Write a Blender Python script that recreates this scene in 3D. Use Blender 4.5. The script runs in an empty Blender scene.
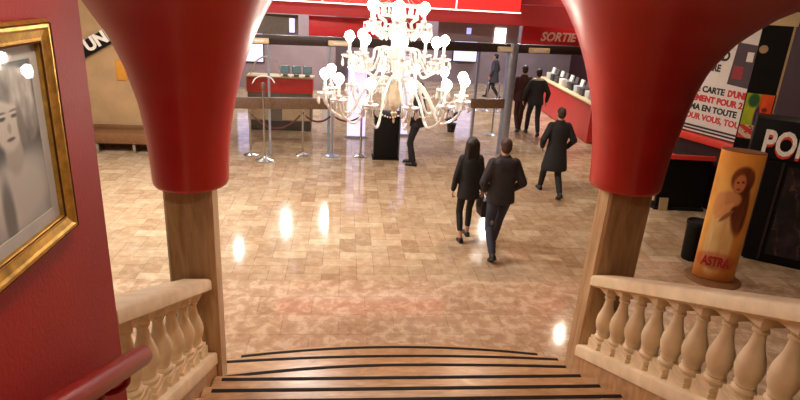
import bpy, bmesh, math, random
from mathutils import Vector, Matrix, Euler
random.seed(7)
PI = math.pi
C = bpy.context.scene.collection
V = Vector

# ------------------------------------------------------------------ colour + materials
def lin(c):
    return c / 12.92 if c <= 0.04045 else ((c + 0.055) / 1.055) ** 2.4
def rgb(r, g, b):
    return (lin(r / 255), lin(g / 255), lin(b / 255), 1.0)

class NT:
    def __init__(s, name):
        s.m = bpy.data.materials.new(name); s.m.use_nodes = True
        s.t = s.m.node_tree; s.b = s.t.nodes['Principled BSDF']; s.out = s.t.nodes['Material Output']
    def n(s, typ, **kw):
        x = s.t.nodes.new(typ)
        for k, v in kw.items(): setattr(x, k, v)
        return x
    def l(s, a, b): s.t.links.new(a, b)
    def coord(s, scale=(1, 1, 1), rot=(0, 0, 0), out='Object'):
        tc = s.n('ShaderNodeTexCoord'); mp = s.n('ShaderNodeMapping')
        mp.inputs['Scale'].default_value = scale; mp.inputs['Rotation'].default_value = rot
        s.l(tc.outputs[out], mp.inputs['Vector']); return mp.outputs['Vector']
    def noise(s, vec, scale, detail=4, rough=0.55, dist=0.0):
        x = s.n('ShaderNodeTexNoise'); x.inputs['Scale'].default_value = scale
        x.inputs['Detail'].default_value = detail; x.inputs['Roughness'].default_value = rough
        x.inputs['Distortion'].default_value = dist
        s.l(vec, x.inputs['Vector']); return x.outputs['Fac']
    def ramp(s, fac, stops):
        r = s.n('ShaderNodeValToRGB'); e = r.color_ramp.elements
        while len(e) < len(stops): e.new(0.5)
        for i, (p, c) in enumerate(stops): e[i].position = p; e[i].color = c
        s.l(fac, r.inputs['Fac']); return r.outputs['Color']
    def mix(s, fac, a, b, blend='MIX'):
        m = s.n('ShaderNodeMix', data_type='RGBA', blend_type=blend)
        for sock, v in ((m.inputs[0], fac), (m.inputs[6], a), (m.inputs[7], b)):
            if hasattr(v, 'links') or hasattr(v, 'is_linked'): s.l(v, sock)
            else: sock.default_value = v
        return m.outputs[2]
    def bump(s, h, strength=0.2, dist=0.01):
        b = s.n('ShaderNodeBump'); b.inputs['Strength'].default_value = strength; b.inputs['Distance'].default_value = dist
        s.l(h, b.inputs['Height']); s.l(b.outputs['Normal'], s.b.inputs['Normal'])
    def set(s, **kw):
        for k, v in kw.items(): s.b.inputs[k].default_value = v
        return s

def simple(name, col, rough=0.5, metal=0.0, var=0.12, nscale=12.0, bump=0.0, coat=0.0, **kw):
    m = NT(name); v = m.coord()
    f = m.noise(v, nscale)
    dark = tuple(c * (1 - var) for c in col[:3]) + (1,); light = tuple(min(1, c * (1 + var)) for c in col[:3]) + (1,)
    m.l(m.ramp(f, [(0.3, dark), (0.7, light)]), m.b.inputs['Base Color'])
    m.set(Roughness=rough, Metallic=metal)
    if coat: m.set(**{'Coat Weight': coat, 'Coat Roughness': 0.12})
    if bump: m.bump(m.noise(v, nscale * 6), bump, 0.004)
    for k, x in kw.items(): m.b.inputs[k.replace('_', ' ')].default_value = x
    return m.m
def emit(name, col, strength, base=None):
    m = NT(name); m.set(Roughness=0.3); m.b.inputs['Base Color'].default_value = base or (0.8, 0.8, 0.8, 1)
    m.b.inputs['Emission Color'].default_value = col; m.b.inputs['Emission Strength'].default_value = strength
    return m.m
def attr_mat(name, rough=0.4, glow=0.0, coat=0.0):
    m = NT(name); a = m.n('ShaderNodeVertexColor'); a.layer_name = 'print'
    m.l(a.outputs['Color'], m.b.inputs['Base Color']); m.set(Roughness=rough)
    if coat: m.set(**{'Coat Weight': coat, 'Coat Roughness': 0.06})
    if glow: m.l(a.outputs['Color'], m.b.inputs['Emission Color']); m.b.inputs['Emission Strength'].default_value = glow
    return m.m
def glass_mat(name, tint=(1, 1, 1, 1), ior=1.45, op=0.0, opcol=(0.6, 0.6, 0.6, 1)):
    m = NT(name); t = m.n('ShaderNodeBsdfTransparent'); t.inputs['Color'].default_value = tint
    g = m.n('ShaderNodeBsdfGlossy'); g.inputs['Roughness'].default_value = 0.03
    fr = m.n('ShaderNodeFresnel'); ge = m.n('ShaderNodeNewGeometry'); mr = m.n('ShaderNodeMapRange'); mr.inputs['To Min'].default_value = ior; mr.inputs['To Max'].default_value = 1 / ior
    m.l(ge.outputs['Backfacing'], mr.inputs['Value']); m.l(mr.outputs['Result'], fr.inputs['IOR'])
    mx = m.n('ShaderNodeMixShader'); m.l(fr.outputs[0], mx.inputs[0]); m.l(t.outputs[0], mx.inputs[1]); m.l(g.outputs[0], mx.inputs[2])
    if op:
        d = m.n('ShaderNodeBsdfDiffuse'); d.inputs['Color'].default_value = opcol
        m2 = m.n('ShaderNodeMixShader'); m2.inputs[0].default_value = op
        m.l(mx.outputs[0], m2.inputs[1]); m.l(d.outputs[0], m2.inputs[2]); m.l(m2.outputs[0], m.out.inputs['Surface'])
    else: m.l(mx.outputs[0], m.out.inputs['Surface'])
    return m.m

M = {}
def red_paint():
    m = NT('red_gloss_paint'); v = m.coord()
    c = m.ramp(m.noise(v, 2.5, 5), [(0.3, rgb(176, 30, 30)), (0.7, rgb(192, 36, 34))])
    m.l(c, m.b.inputs['Base Color']); m.set(Roughness=0.36, **{'Coat Weight': 0.25, 'Coat Roughness': 0.2})
    m.bump(m.noise(v, 40, 3), 0.03, 0.01); return m.m
M['red'] = red_paint()
M['rail_red'] = simple('deep_red_rail_lacquer', rgb(146, 22, 18), 0.3, var=0.05, nscale=5)
def red_wall():
    m = NT('red_stippled_wall_paint'); v = m.coord()
    c = m.ramp(m.noise(v, 3, 4), [(0.3, rgb(152, 26, 26)), (0.7, rgb(164, 31, 30))])
    sp = m.ramp(m.noise(v, 85, 2, 0.5), [(0.64, (0, 0, 0, 1)), (0.74, (1, 1, 1, 1))])
    patch = m.ramp(m.noise(v, 2.2, 2), [(0.5, (0, 0, 0, 1)), (0.7, (0.4, 0.4, 0.4, 1))])
    k = m.mix(1.0, sp, patch, 'MULTIPLY')
    m.l(m.mix(k, c, rgb(205, 112, 108)), m.b.inputs['Base Color']); m.set(Roughness=0.6, **{'Specular IOR Level': 0.25})
    m.bump(m.noise(v, 60, 3), 0.25, 0.006); return m.m
M['red_wall'] = red_wall()
def floor_mat():
    m = NT('polished_marble_floor'); v = m.coord()
    def mt(op, a, b=None, c=None):
        x = m.n('ShaderNodeMath', operation=op)
        for k, q in enumerate((a, b, c)):
            if q is None: continue
            if hasattr(q, 'links') or hasattr(q, 'is_linked'): m.l(q, x.inputs[k])
            else: x.inputs[k].default_value = q
        return x.outputs[0]
    # herringbone of 0.46 x 0.23 m tiles
    sp = m.n('ShaderNodeSeparateXYZ'); m.l(v, sp.inputs[0]); W = 0.23
    x = mt('DIVIDE', sp.outputs[0], W); y = mt('DIVIDE', sp.outputs[1], W)
    ci = mt('FLOOR', x); cj = mt('FLOOR', y); fx = mt('SUBTRACT', x, ci); fy = mt('SUBTRACT', y, cj)
    k = mt('FLOORED_MODULO', mt('SUBTRACT', ci, cj), 4.0)
    is1 = mt('COMPARE', k, 1.0, 0.1); is2 = mt('COMPARE', k, 2.0, 0.1); is3 = mt('COMPARE', k, 3.0, 0.1); is0 = mt('COMPARE', k, 0.0, 0.1)
    hor = mt('ADD', is0, is1)
    tx = mt('SUBTRACT', ci, is1); ty = mt('SUBTRACT', cj, is2)
    cb = m.n('ShaderNodeCombineXYZ'); m.l(tx, cb.inputs[0]); m.l(ty, cb.inputs[1]); m.l(hor, cb.inputs[2])
    wn = m.n('ShaderNodeTexWhiteNoise'); m.l(cb.outputs[0], wn.inputs['Vector'])
    # distance to the tile joint
    g = 0.022
    def gap(f, lo_open, hi_open):   # 1 on the joint unless that side is open
        a = mt('MULTIPLY', mt('LESS_THAN', f, g), mt('SUBTRACT', 1.0, lo_open)); b = mt('MULTIPLY', mt('GREATER_THAN', f, 1 - g), mt('SUBTRACT', 1.0, hi_open)); return mt('MAXIMUM', a, b)
    joint = mt('MAXIMUM', gap(fx, is1, is0), gap(fy, is2, is3))
    tone = mt('MULTIPLY_ADD', hor, 0.28, mt('MULTIPLY', wn.outputs['Value'], 0.72))
    herr = m.ramp(tone, [(0.05, rgb(164, 140, 114)), (0.5, rgb(182, 160, 132)), (0.95, rgb(202, 186, 160))])
    herr = m.mix(joint, herr, rgb(146, 124, 104))
    # larger slabs in front of the stairs
    b = m.n('ShaderNodeTexBrick'); m.l(v, b.inputs['Vector']); b.offset = 0.5
    b.inputs['Scale'].default_value = 1.0; b.inputs['Brick Width'].default_value = 0.62; b.inputs['Row Height'].default_value = 0.42
    b.inputs['Mortar Size'].default_value = 0.005; b.inputs['Color1'].default_value = rgb(200, 174, 148); b.inputs['Color2'].default_value = rgb(178, 150, 124); b.inputs['Mortar'].default_value = rgb(146, 122, 100)
    zone = mt('LESS_THAN', sp.outputs[1], 6.72)
    base = m.mix(zone, herr, b.outputs['Color'])
    vein = m.ramp(m.noise(v, 6.5, 9, 0.7, 0.35), [(0.38, rgb(152, 124, 102)), (0.5, rgb(186, 162, 138)), (0.58, rgb(224, 210, 190))])
    c = m.mix(mt('MULTIPLY_ADD', zone, 0.22, 0.26), base, vein)
    warm = m.ramp(m.noise(v, 0.7, 3), [(0.35, rgb(255, 250, 242)), (0.65, rgb(244, 226, 210))])
    c = m.mix(0.8, c, warm, 'MULTIPLY')
    m.l(c, m.b.inputs['Base Color'])
    r = m.n('ShaderNodeMapRange'); r.inputs['To Min'].default_value = 0.05; r.inputs['To Max'].default_value = 0.13
    m.l(m.noise(v, 9, 4), r.inputs['Value']); m.l(r.outputs['Result'], m.b.inputs['Roughness'])
    m.bump(m.noise(v, 3.0, 3), 0.04, 0.01); return m.m
M['floor'] = floor_mat()
def stair_mat():
    m = NT('brown_stair_marble'); v = m.coord((1, 3, 1))
    c = m.ramp(m.noise(v, 3.5, 8, 0.6, 1.2), [(0.3, rgb(160, 118, 74)), (0.55, rgb(188, 146, 98)), (0.75, rgb(206, 170, 124))])
    m.l(c, m.b.inputs['Base Color']); m.set(Roughness=0.3); return m.m
M['stair'] = stair_mat()
def shaft_mat():
    m = NT('veined_brown_marble'); v = m.coord((9, 9, 1.2))
    c = m.ramp(m.noise(v, 1.6, 8, 0.65, 0.6), [(0.3, rgb(146, 112, 78)), (0.5, rgb(182, 148, 108)), (0.72, rgb(204, 172, 130))])
    m.l(c, m.b.inputs['Base Color']); m.set(Roughness=0.33); return m.m
M['shaft'] = shaft_mat()
M['stone'] = simple('cream_cast_stone', rgb(232, 212, 178), 0.55, var=0.12, nscale=7, bump=0.08)
M['gold'] = simple('gilded_wood', rgb(206, 164, 76), 0.36, 0.7, var=0.35, nscale=22, bump=0.15)
M['gold_dark'] = simple('tarnished_gilding', rgb(96, 62, 24), 0.45, 0.6, var=0.3, nscale=20)
M['mat_board'] = simple('grey_mat_board', rgb(206, 208, 210), 0.7, var=0.04)
M['black'] = simple('black_rubber', rgb(26, 21, 20), 0.8, var=0.2, Specular_IOR_Level=0.25)
M['blackwood'] = simple('black_laminate', rgb(14, 12, 12), 0.5, var=0.25, Specular_IOR_Level=0.2)
M['darkgrey'] = simple('dark_grey_laminate', rgb(92, 80, 72), 0.5, var=0.15)
M['tan'] = simple('tan_laminate', rgb(176, 150, 112), 0.5, var=0.1)
M['band'] = simple('brown_wood_rail', rgb(104, 78, 60), 0.42, var=0.2, nscale=20)
M['transom'] = simple('dark_bronze_metal', rgb(56, 44, 40), 0.4, 0.3, var=0.2)
M['chrome'] = simple('brushed_chrome', rgb(200, 198, 196), 0.22, 1.0, var=0.08, nscale=30)
M['steel'] = simple('blue_grey_steel', rgb(168, 176, 196), 0.3, 0.7, var=0.12, nscale=8)
M['rope'] = simple('dark_red_rope', rgb(84, 26, 30), 0.8, var=0.3, nscale=60, bump=0.3)
M['fascia'] = simple('matt_red_fascia', rgb(158, 30, 36), 0.6, var=0.08, nscale=5)
M['redpanel'] = simple('red_sign_panel', rgb(204, 38, 46), 0.45, var=0.06, nscale=5)
M['redcounter'] = simple('red_counter_laminate', rgb(196, 44, 40), 0.35, var=0.06, nscale=5)
M['redrim'] = simple('coral_red_edging', rgb(226, 70, 56), 0.35, var=0.06)
M['beige'] = simple('beige_marble_wall', rgb(178, 144, 104), 0.5, var=0.12, nscale=2.5)
M['wood'] = simple('brown_bench_wood', rgb(122, 82, 48), 0.5, var=0.2, nscale=14)
M['white'] = simple('white_panel', rgb(232, 230, 228), 0.45, var=0.03)
M['cream'] = simple('cream_trim', rgb(222, 200, 158), 0.5, var=0.06)
M['maroon'] = simple('maroon_wall', rgb(54, 15, 18), 0.6, var=0.15, nscale=3)
M['ceil'] = simple('ceiling_paint', rgb(196, 184, 172), 0.8, var=0.04)
M['lobby'] = simple('lobby_wall_paint', rgb(150, 132, 140), 0.7, var=0.15, nscale=1.2)
M['wallwarm'] = simple('warm_wall_paint', rgb(180, 160, 140), 0.7, var=0.08)
M['text_dark'] = simple('black_ink', rgb(36, 34, 38), 0.6)
M['text_red'] = simple('red_ink', rgb(206, 44, 52), 0.6)
M['text_white'] = simple('white_lettering', rgb(244, 236, 228), 0.5)
M['gloss_glass'] = glass_mat('clear_glass')
M['pic_glass'] = glass_mat('picture_glass', ior=1.14)
M['lit_red'] = emit('backlit_red_acrylic', rgb(255, 52, 48), 1.15, rgb(200, 30, 30))
M['lit_white'] = emit('backlit_white_strip', rgb(255, 244, 224), 3.0)
M['lilac'] = emit('lilac_lit_panel', rgb(206, 200, 255), 1.2)
M['bluescreen'] = emit('blue_screen', rgb(150, 160, 245), 1.4)
M['lamp_lens'] = emit('warm_lamp_lens', rgb(255, 226, 186), 14.0)
M['bulb'] = emit('frosted_bulb', rgb(255, 246, 226), 75.0)
M['flatlamp'] = emit('white_light_panel', rgb(255, 244, 230), 4.0)
def crystal():
    m = NT('clear_crystal'); d = m.n('ShaderNodeBsdfTranslucent'); d.inputs['Color'].default_value = (0.98, 0.98, 0.96, 1)
    df = m.n('ShaderNodeBsdfDiffuse'); df.inputs['Color'].default_value = (0.96, 0.95, 0.92, 1)
    g = m.n('ShaderNodeBsdfGlossy'); g.inputs['Roughness'].default_value = 0.08
    a = m.n('ShaderNodeMixShader'); m.l(d.outputs[0], a.inputs[1]); m.l(df.outputs[0], a.inputs[2])
    b = m.n('ShaderNodeMixShader'); b.inputs[0].default_value = 0.25; m.l(a.outputs[0], b.inputs[1]); m.l(g.outputs[0], b.inputs[2])
    m.l(b.outputs[0], m.out.inputs['Surface']); return m.m
M['crystal'] = crystal()
M['amber'] = simple('amber_glass', rgb(240, 226, 196), 0.15, var=0.1, Transmission_Weight=0.3)
M['skin'] = simple('skin', rgb(196, 142, 112), 0.55, var=0.06)
M['hair'] = simple('dark_brown_hair', rgb(30, 21, 18), 0.5, var=0.4, nscale=30, bump=0.2)
M['hair2'] = simple('brown_short_hair', rgb(58, 36, 26), 0.6, var=0.3, nscale=40, bump=0.2)
M['cloth_black'] = simple('black_cloth', rgb(24, 21, 23), 0.8, var=0.3, nscale=9, bump=0.25)
M['cloth_char'] = simple('charcoal_cloth', rgb(38, 31, 34), 0.8, var=0.3, nscale=9, bump=0.25)
M['jeans'] = simple('dark_blue_denim', rgb(44, 46, 62), 0.8, var=0.35, nscale=8, bump=0.2)
M['jeans_light'] = simple('worn_pale_denim', rgb(128, 122, 126), 0.85, var=0.2, nscale=20)
M['leather'] = simple('black_leather', rgb(18, 15, 15), 0.4, var=0.2)
M['redcloth'] = simple('dark_red_cloth', rgb(60, 24, 26), 0.8, var=0.2)
M['greycloth'] = simple('dark_grey_cloth', rgb(58, 58, 72), 0.8, var=0.2)
M['whitecloth'] = simple('off_white_cloth', rgb(214, 206, 196), 0.8, var=0.06)
M['eye'] = simple('dark_eye', rgb(40, 30, 28), 0.2)
M['purple'] = simple('purple_petals', rgb(84, 64, 140), 0.7, var=0.3, nscale=40)
M['teal'] = simple('grey_teal_plastic', rgb(120, 150, 150), 0.4, var=0.1)
M['screen'] = emit('dim_monitor_screen', rgb(150, 190, 190), 0.35, rgb(60, 80, 80))
M['print'] = attr_mat('printed_graphic', 0.4)
M['print_photo'] = attr_mat('photo_print', 0.45)

# ------------------------------------------------------------------ mesh helpers
def link(name, bm, mat, parent=None, loc=None, smooth=True, rot=None, angle=0.6):
    me = bpy.data.meshes.new(name); bmesh.ops.recalc_face_normals(bm, faces=bm.faces[:])
    bm.to_mesh(me); bm.free()
    if mat: me.materials.append(mat)
    if smooth:
        for p in me.polygons: p.use_smooth = True
        try: me.set_sharp_from_angle(angle=angle)
        except Exception: pass
    o = bpy.data.objects.new(name, me); C.objects.link(o)
    if parent: o.parent = parent
    if loc: o.location = loc
    if rot: o.rotation_euler = rot
    return o
def tag(o, label, cat, group=None):
    o['label'] = label; o['category'] = cat
    if group: o['group'] = group
    return o
def empty(name, label, cat, loc=(0, 0, 0), rz=0.0, group=None):
    o = bpy.data.objects.new(name, None); o.empty_display_size = 0.1; C.objects.link(o)
    o.location = loc; o.rotation_euler = (0, 0, rz); return tag(o, label, cat, group)
def struct(name, bm, mat, **kw):
    o = link(name, bm, mat, **kw); o['kind'] = 'structure'; return o
def copy_tree(o, parent=None):
    c = o.copy(); C.objects.link(c); c.parent = parent
    for ch in list(o.children): copy_tree(ch, c)
    return c

def box(bm, c, s, rot=None, bevel=0.0, seg=2):
    r = bmesh.ops.create_cube(bm, size=1.0); vs = r['verts']
    bmesh.ops.scale(bm, vec=V(s), verts=vs)
    if bevel:
        es = list({e for v in vs for e in v.link_edges})
        g = bmesh.ops.bevel(bm, geom=es, offset=bevel, segments=seg, affect='EDGES', profile=0.5)
        vs = list({v for f in g['faces'] for v in f.verts} | {v for v in vs if v.is_valid})
        seen = set(vs); stack = list(vs)
        while stack:
            v = stack.pop()
            for e in v.link_edges:
                w = e.other_vert(v)
                if w not in seen: seen.add(w); stack.append(w)
        vs = list(seen)
    m = Matrix.Translation(V(c))
    if rot: m = m @ Euler(rot).to_matrix().to_4x4()
    bmesh.ops.transform(bm, matrix=m, verts=vs); return vs
def bx(c, s, rot=None, bevel=0.0):
    bm = bmesh.new(); box(bm, c, s, rot, bevel); return bm
def lathe(bm, prof, seg=24, mat=None, cap=True):
    """prof: list of (r, z)"""
    rings = []
    for r, z in prof:
        if r < 1e-5: rings.append([bm.verts.new((0, 0, z))])
        else: rings.append([bm.verts.new((r * math.cos(2 * PI * i / seg), r * math.sin(2 * PI * i / seg), z)) for i in range(seg)])
    allv = [v for r in rings for v in r]
    for a, b in zip(rings, rings[1:]):
        for i in range(seg):
            j = (i + 1) % seg
            if len(a) == 1 and len(b) == 1: continue
            if len(a) == 1: bm.faces.new((a[0], b[i], b[j]))
            elif len(b) == 1: bm.faces.new((a[i], a[j], b[0]))
            else: bm.faces.new((a[i], a[j], b[j], b[i]))
    if cap:
        if len(rings[0]) > 1: bm.faces.new(rings[0][::-1])
        if len(rings[-1]) > 1: bm.faces.new(rings[-1])
    if mat is not None: bmesh.ops.transform(bm, matrix=mat, verts=allv)
    return allv
def lat(prof, seg=24, mat=None):
    bm = bmesh.new(); lathe(bm, prof, seg, mat); return bm
def frame_of(d, up=V((0, 0, 1))):
    d = d.normalized()
    if abs(d.dot(up)) > 0.97: up = V((1, 0, 0))
    x = d.cross(up).normalized(); y = x.cross(d).normalized(); return x, y
def tube(bm, pts, rad, seg=8, caps=True, closed=False):
    pts = [V(p) for p in pts]; n = len(pts); rings = []
    rad = rad if isinstance(rad, (list, tuple)) else [rad] * n
    px = None
    for i, p in enumerate(pts):
        if closed: d = pts[(i + 1) % n] - pts[i - 1]
        else: d = pts[min(i + 1, n - 1)] - pts[max(i - 1, 0)]
        d.normalize()
        if px is None: x, y = frame_of(d)
        else:
            x = (px - d * px.dot(d)).normalized(); y = d.cross(x)
        px = x
        rings.append([bm.verts.new(p + (x * math.cos(2 * PI * k / seg) + y * math.sin(2 * PI * k / seg)) * rad[i]) for k in range(seg)])
    pairs = list(zip(rings, rings[1:]))
    if closed: pairs.append((rings[-1], rings[0]))
    for a, b in pairs:
        for k in range(seg):
            j = (k + 1) % seg; bm.faces.new((a[k], a[j], b[j], b[k]))
    if caps and not closed: bm.faces.new(rings[0][::-1]); bm.faces.new(rings[-1])
def tb(pts, rad, seg=8, **kw):
    bm = bmesh.new(); tube(bm, pts, rad, seg, **kw); return bm
def prism(bm, poly, axis, a, b):
    """extrude 2-D polygon along axis ('x','y','z') from a to b"""
    def mk(p, t):
        if axis == 'x': return (t, p[0], p[1])
        if axis == 'y': return (p[0], t, p[1])
        return (p[0], p[1], t)
    A = [bm.verts.new(mk(p, a)) for p in poly]; B = [bm.verts.new(mk(p, b)) for p in poly]
    bm.faces.new(A); bm.faces.new(B[::-1]); n = len(poly)
    for i in range(n):
        j = (i + 1) % n; bm.faces.new((A[i], A[j], B[j], B[i]))
def pr(poly, axis, a, b):
    bm = bmesh.new(); prism(bm, poly, axis, a, b); return bm
def catmull(pts, n=6):
    pts = [V(p) for p in pts]; out = []
    P = [pts[0] * 2 - pts[1]] + pts + [pts[-1] * 2 - pts[-2]]
    for i in range(1, len(P) - 2):
        for k in range(n):
            t = k / n; a, b, c, d = P[i - 1], P[i], P[i + 1], P[i + 2]
            out.append(0.5 * ((2 * b) + (c - a) * t + (2 * a - 5 * b + 4 * c - d) * t * t + (3 * b - a - 3 * c + d) * t ** 3))
    out.append(pts[-1]); return out
def interp(tab, z):
    if z <= tab[0][0]: return tab[0][1]
    for (z0, r0), (z1, r1) in zip(tab, tab[1:]):
        if z <= z1: t = (z - z0) / (z1 - z0); return r0 + (r1 - r0) * t
    return tab[-1][1]
def text(name, s, size, mat, parent, loc, rot, depth=0.006, shear=0.0, bold=0.0, align='LEFT', sx=1.0):
    cu = bpy.data.curves.new(name, 'FONT'); cu.body = s; cu.size = size; cu.extrude = depth; cu.shear = shear; cu.offset = bold
    cu.align_x = align; cu.resolution_u = 3
    o = bpy.data.objects.new(name, cu); C.objects.link(o)
    dg = bpy.context.evaluated_depsgraph_get(); me = bpy.data.meshes.new_from_object(o.evaluated_get(dg))
    me.name = name; me.materials.clear(); me.materials.append(mat)
    bpy.data.objects.remove(o); bpy.data.curves.remove(cu)
    r = bpy.data.objects.new(name, me); C.objects.link(r); r.parent = parent; r.location = loc; r.rotation_euler = rot; r.scale = (sx, 1, 1)
    return r
def picture(name, w, h, fn, parent, loc, rot, mat, nx=60, ny=80, curve=None):
    """a printed sheet: local x right, local y up, printed via colour attribute; fn(u,v)->srgb 0..255"""
    bm = bmesh.new(); g = []
    lay = bm.loops.layers.float_color.new('print')
    for j in range(ny + 1):
        row = []
        for i in range(nx + 1):
            u, v = i / nx, j / ny
            p = curve(u, v) if curve else ((u - 0.5) * w, (v - 0.5) * h, 0)
            row.append(bm.verts.new(p))
        g.append(row)
    for j in range(ny):
        for i in range(nx):
            f = bm.faces.new((g[j][i], g[j][i + 1], g[j + 1][i + 1], g[j + 1][i]))
            c = fn((i + 0.5) / nx, (j + 0.5) / ny); c = (lin(max(0, min(255, c[0])) / 255), lin(max(0, min(255, c[1])) / 255), lin(max(0, min(255, c[2])) / 255), 1)
            for l in f.loops: l[lay] = c
    me = bpy.data.meshes.new(name); bm.to_mesh(me); bm.free(); me.materials.append(mat)
    o = bpy.data.objects.new(name, me); C.objects.link(o); o.parent = parent; o.location = loc; o.rotation_euler = rot
    return o
def mixc(a, b, t):
    t = max(0.0, min(1.0, t)); return tuple(x + (y - x) * t for x, y in zip(a, b))
def ell(u, v, cx, cy, rx, ry, soft=0.25, rot=0.0):
    dx, dy = u - cx, v - cy
    if rot: dx, dy = dx * math.cos(rot) + dy * math.sin(rot), -dx * math.sin(rot) + dy * math.cos(rot)
    d = math.sqrt((dx / rx) ** 2 + (dy / ry) ** 2); t = (1 + soft / 2 - d) / soft
    t = max(0, min(1, t)); return t * t * (3 - 2 * t)
def hsh(x, y, s=0):
    n = math.sin(x * 127.1 + y * 311.7 + s * 74.7) * 43758.5453; return n - math.floor(n)
def vnoise(x, y, s=0):
    ix, iy = math.floor(x), math.floor(y); fx, fy = x - ix, y - iy
    fx = fx * fx * (3 - 2 * fx); fy = fy * fy * (3 - 2 * fy)
    a, b, c, d = hsh(ix, iy, s), hsh(ix + 1, iy, s), hsh(ix, iy + 1, s), hsh(ix + 1, iy + 1, s)
    return (a + (b - a) * fx) * (1 - fy) + (c + (d - c) * fx) * fy
def fbm(x, y, s=0):
    return 0.55 * vnoise(x, y, s) + 0.3 * vnoise(2.1 * x, 2.1 * y, s + 1) + 0.15 * vnoise(4.3 * x, 4.3 * y, s + 2)

# ------------------------------------------------------------------ camera
Mc = Matrix(((0.9946187, -0.0204854, -0.1015578), (-0.0887894, 0.3365761, -0.9374609), (0.0533862, 0.9414334, 0.3329460)))
cam = bpy.data.objects.new('camera', bpy.data.cameras.new('camera')); C.objects.link(cam)
cam.matrix_world = Matrix.Translation((0, 0, 3.5)) @ Mc.to_4x4()
cam.data.sensor_width = 36; cam.data.lens = 580 / 800 * 36; cam.data.clip_start = 0.05
bpy.context.scene.camera = cam

# ------------------------------------------------------------------ the setting
CZ = 4.3
struct('floor', bx((1, 11, -0.1), (18, 29, 0.2)), M['floor'], smooth=False)
struct('ceiling', bx((1, 11, CZ + 0.1), (18, 29, 0.2)), M['ceil'], smooth=False)
struct('wall_left', bx((-8.1, 11, 2.15), (0.2, 29, 4.3)), M['wallwarm'], smooth=False)
struct('wall_right', bx((10.1, 11, 2.15), (0.2, 29, 4.3)), M['maroon'], smooth=False)
struct('wall_far', bx((1, 25.6, 2.15), (18, 0.2, 4.3)), M['lobby'], smooth=False)
struct('wall_behind', bx((1, -3.6, 2.15), (18, 0.2, 4.3)), M['maroon'], smooth=False)
struct('wall_marble', bx((-5.6, 13.2, 2.15), (4.8, 0.2, 4.3)), M['beige'], smooth=False)
# stair side wall that carries the framed picture and the red handrail
bm = bmesh.new(); box(bm, (-1.075, -0.6, 2.15), (0.25, 5.8, 4.298), bevel=0.014, seg=2)
struct('wall_stair', bm, M['red_wall'])
struct('wall_stair_right', bx((2.2, -1.45, 2.15), (0.25, 4.09, 4.298)), M['red_wall'], smooth=False)

# ------------------------------------------------------------------ staircase
st = empty('staircase', 'broad brown marble staircase with black nosing strips going down to the hall floor', 'stairs', (0, 0, 0))
YS = [5.01, 4.64, 4.29, 3.91, 3.58, 3.27, 2.94, 2.60, 2.26, 1.92, 1.58, 1.24, 0.90]
XL, XR = -0.945, 2.05; XM = 0.55
def sag(k, x):
    a = [0.15, 0.07, 0.15, 0.0][min(k, 3)]
    if k == 2 and x > XM: a = 0.05
    return -a * ((x - XM) / 1.5) ** 2
hw = [1.49, 1.575, 1.54]
for k, y in enumerate(YS):
    z0, z1 = 0.15 * k, 0.15 * (k + 1)
    xl, xr = (XL - 0.012, XR + 0.012)
    if k < 3: xl, xr = XM - hw[k] - 0.03, XM + hw[k] + 0.03
    n = 24; ptsf = [(xl + (xr - xl) * i / n, y + 0.03 + sag(k, xl + (xr - xl) * i / n)) for i in range(n + 1)]
    yb = (YS[k + 1] - 0.12 if k + 1 < len(YS) else -3.49)
    if k < 3: yb = 3.8 if k == 2 else YS[k + 1] - 0.3
    poly = [(xl, yb)] + ptsf + [(xr, yb)]
    bm = bmesh.new(); prism(bm, poly, 'z', 0.0 if k < 3 else max(0, z0 - 0.16), z1)
    s = link('step', bm, M['stair'], st, smooth=False)
    sl, sr = (xl + 0.05, xr - 0.06) if k < 3 else (XL + 0.05, XR - 0.03)
    pf = [(sl + (sr - sl) * i / n, y + sag(k, sl + (sr - sl) * i / n)) for i in range(n + 1)]
    pb = [(x, yy - 0.034) for x, yy in pf]
    bm = bmesh.new(); prism(bm, pf + pb[::-1], 'z', z1 - 0.003, z1 + 0.004)
    if k < 12: link('nosing_strip', bm, M['black'], s, smooth=False)
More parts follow.
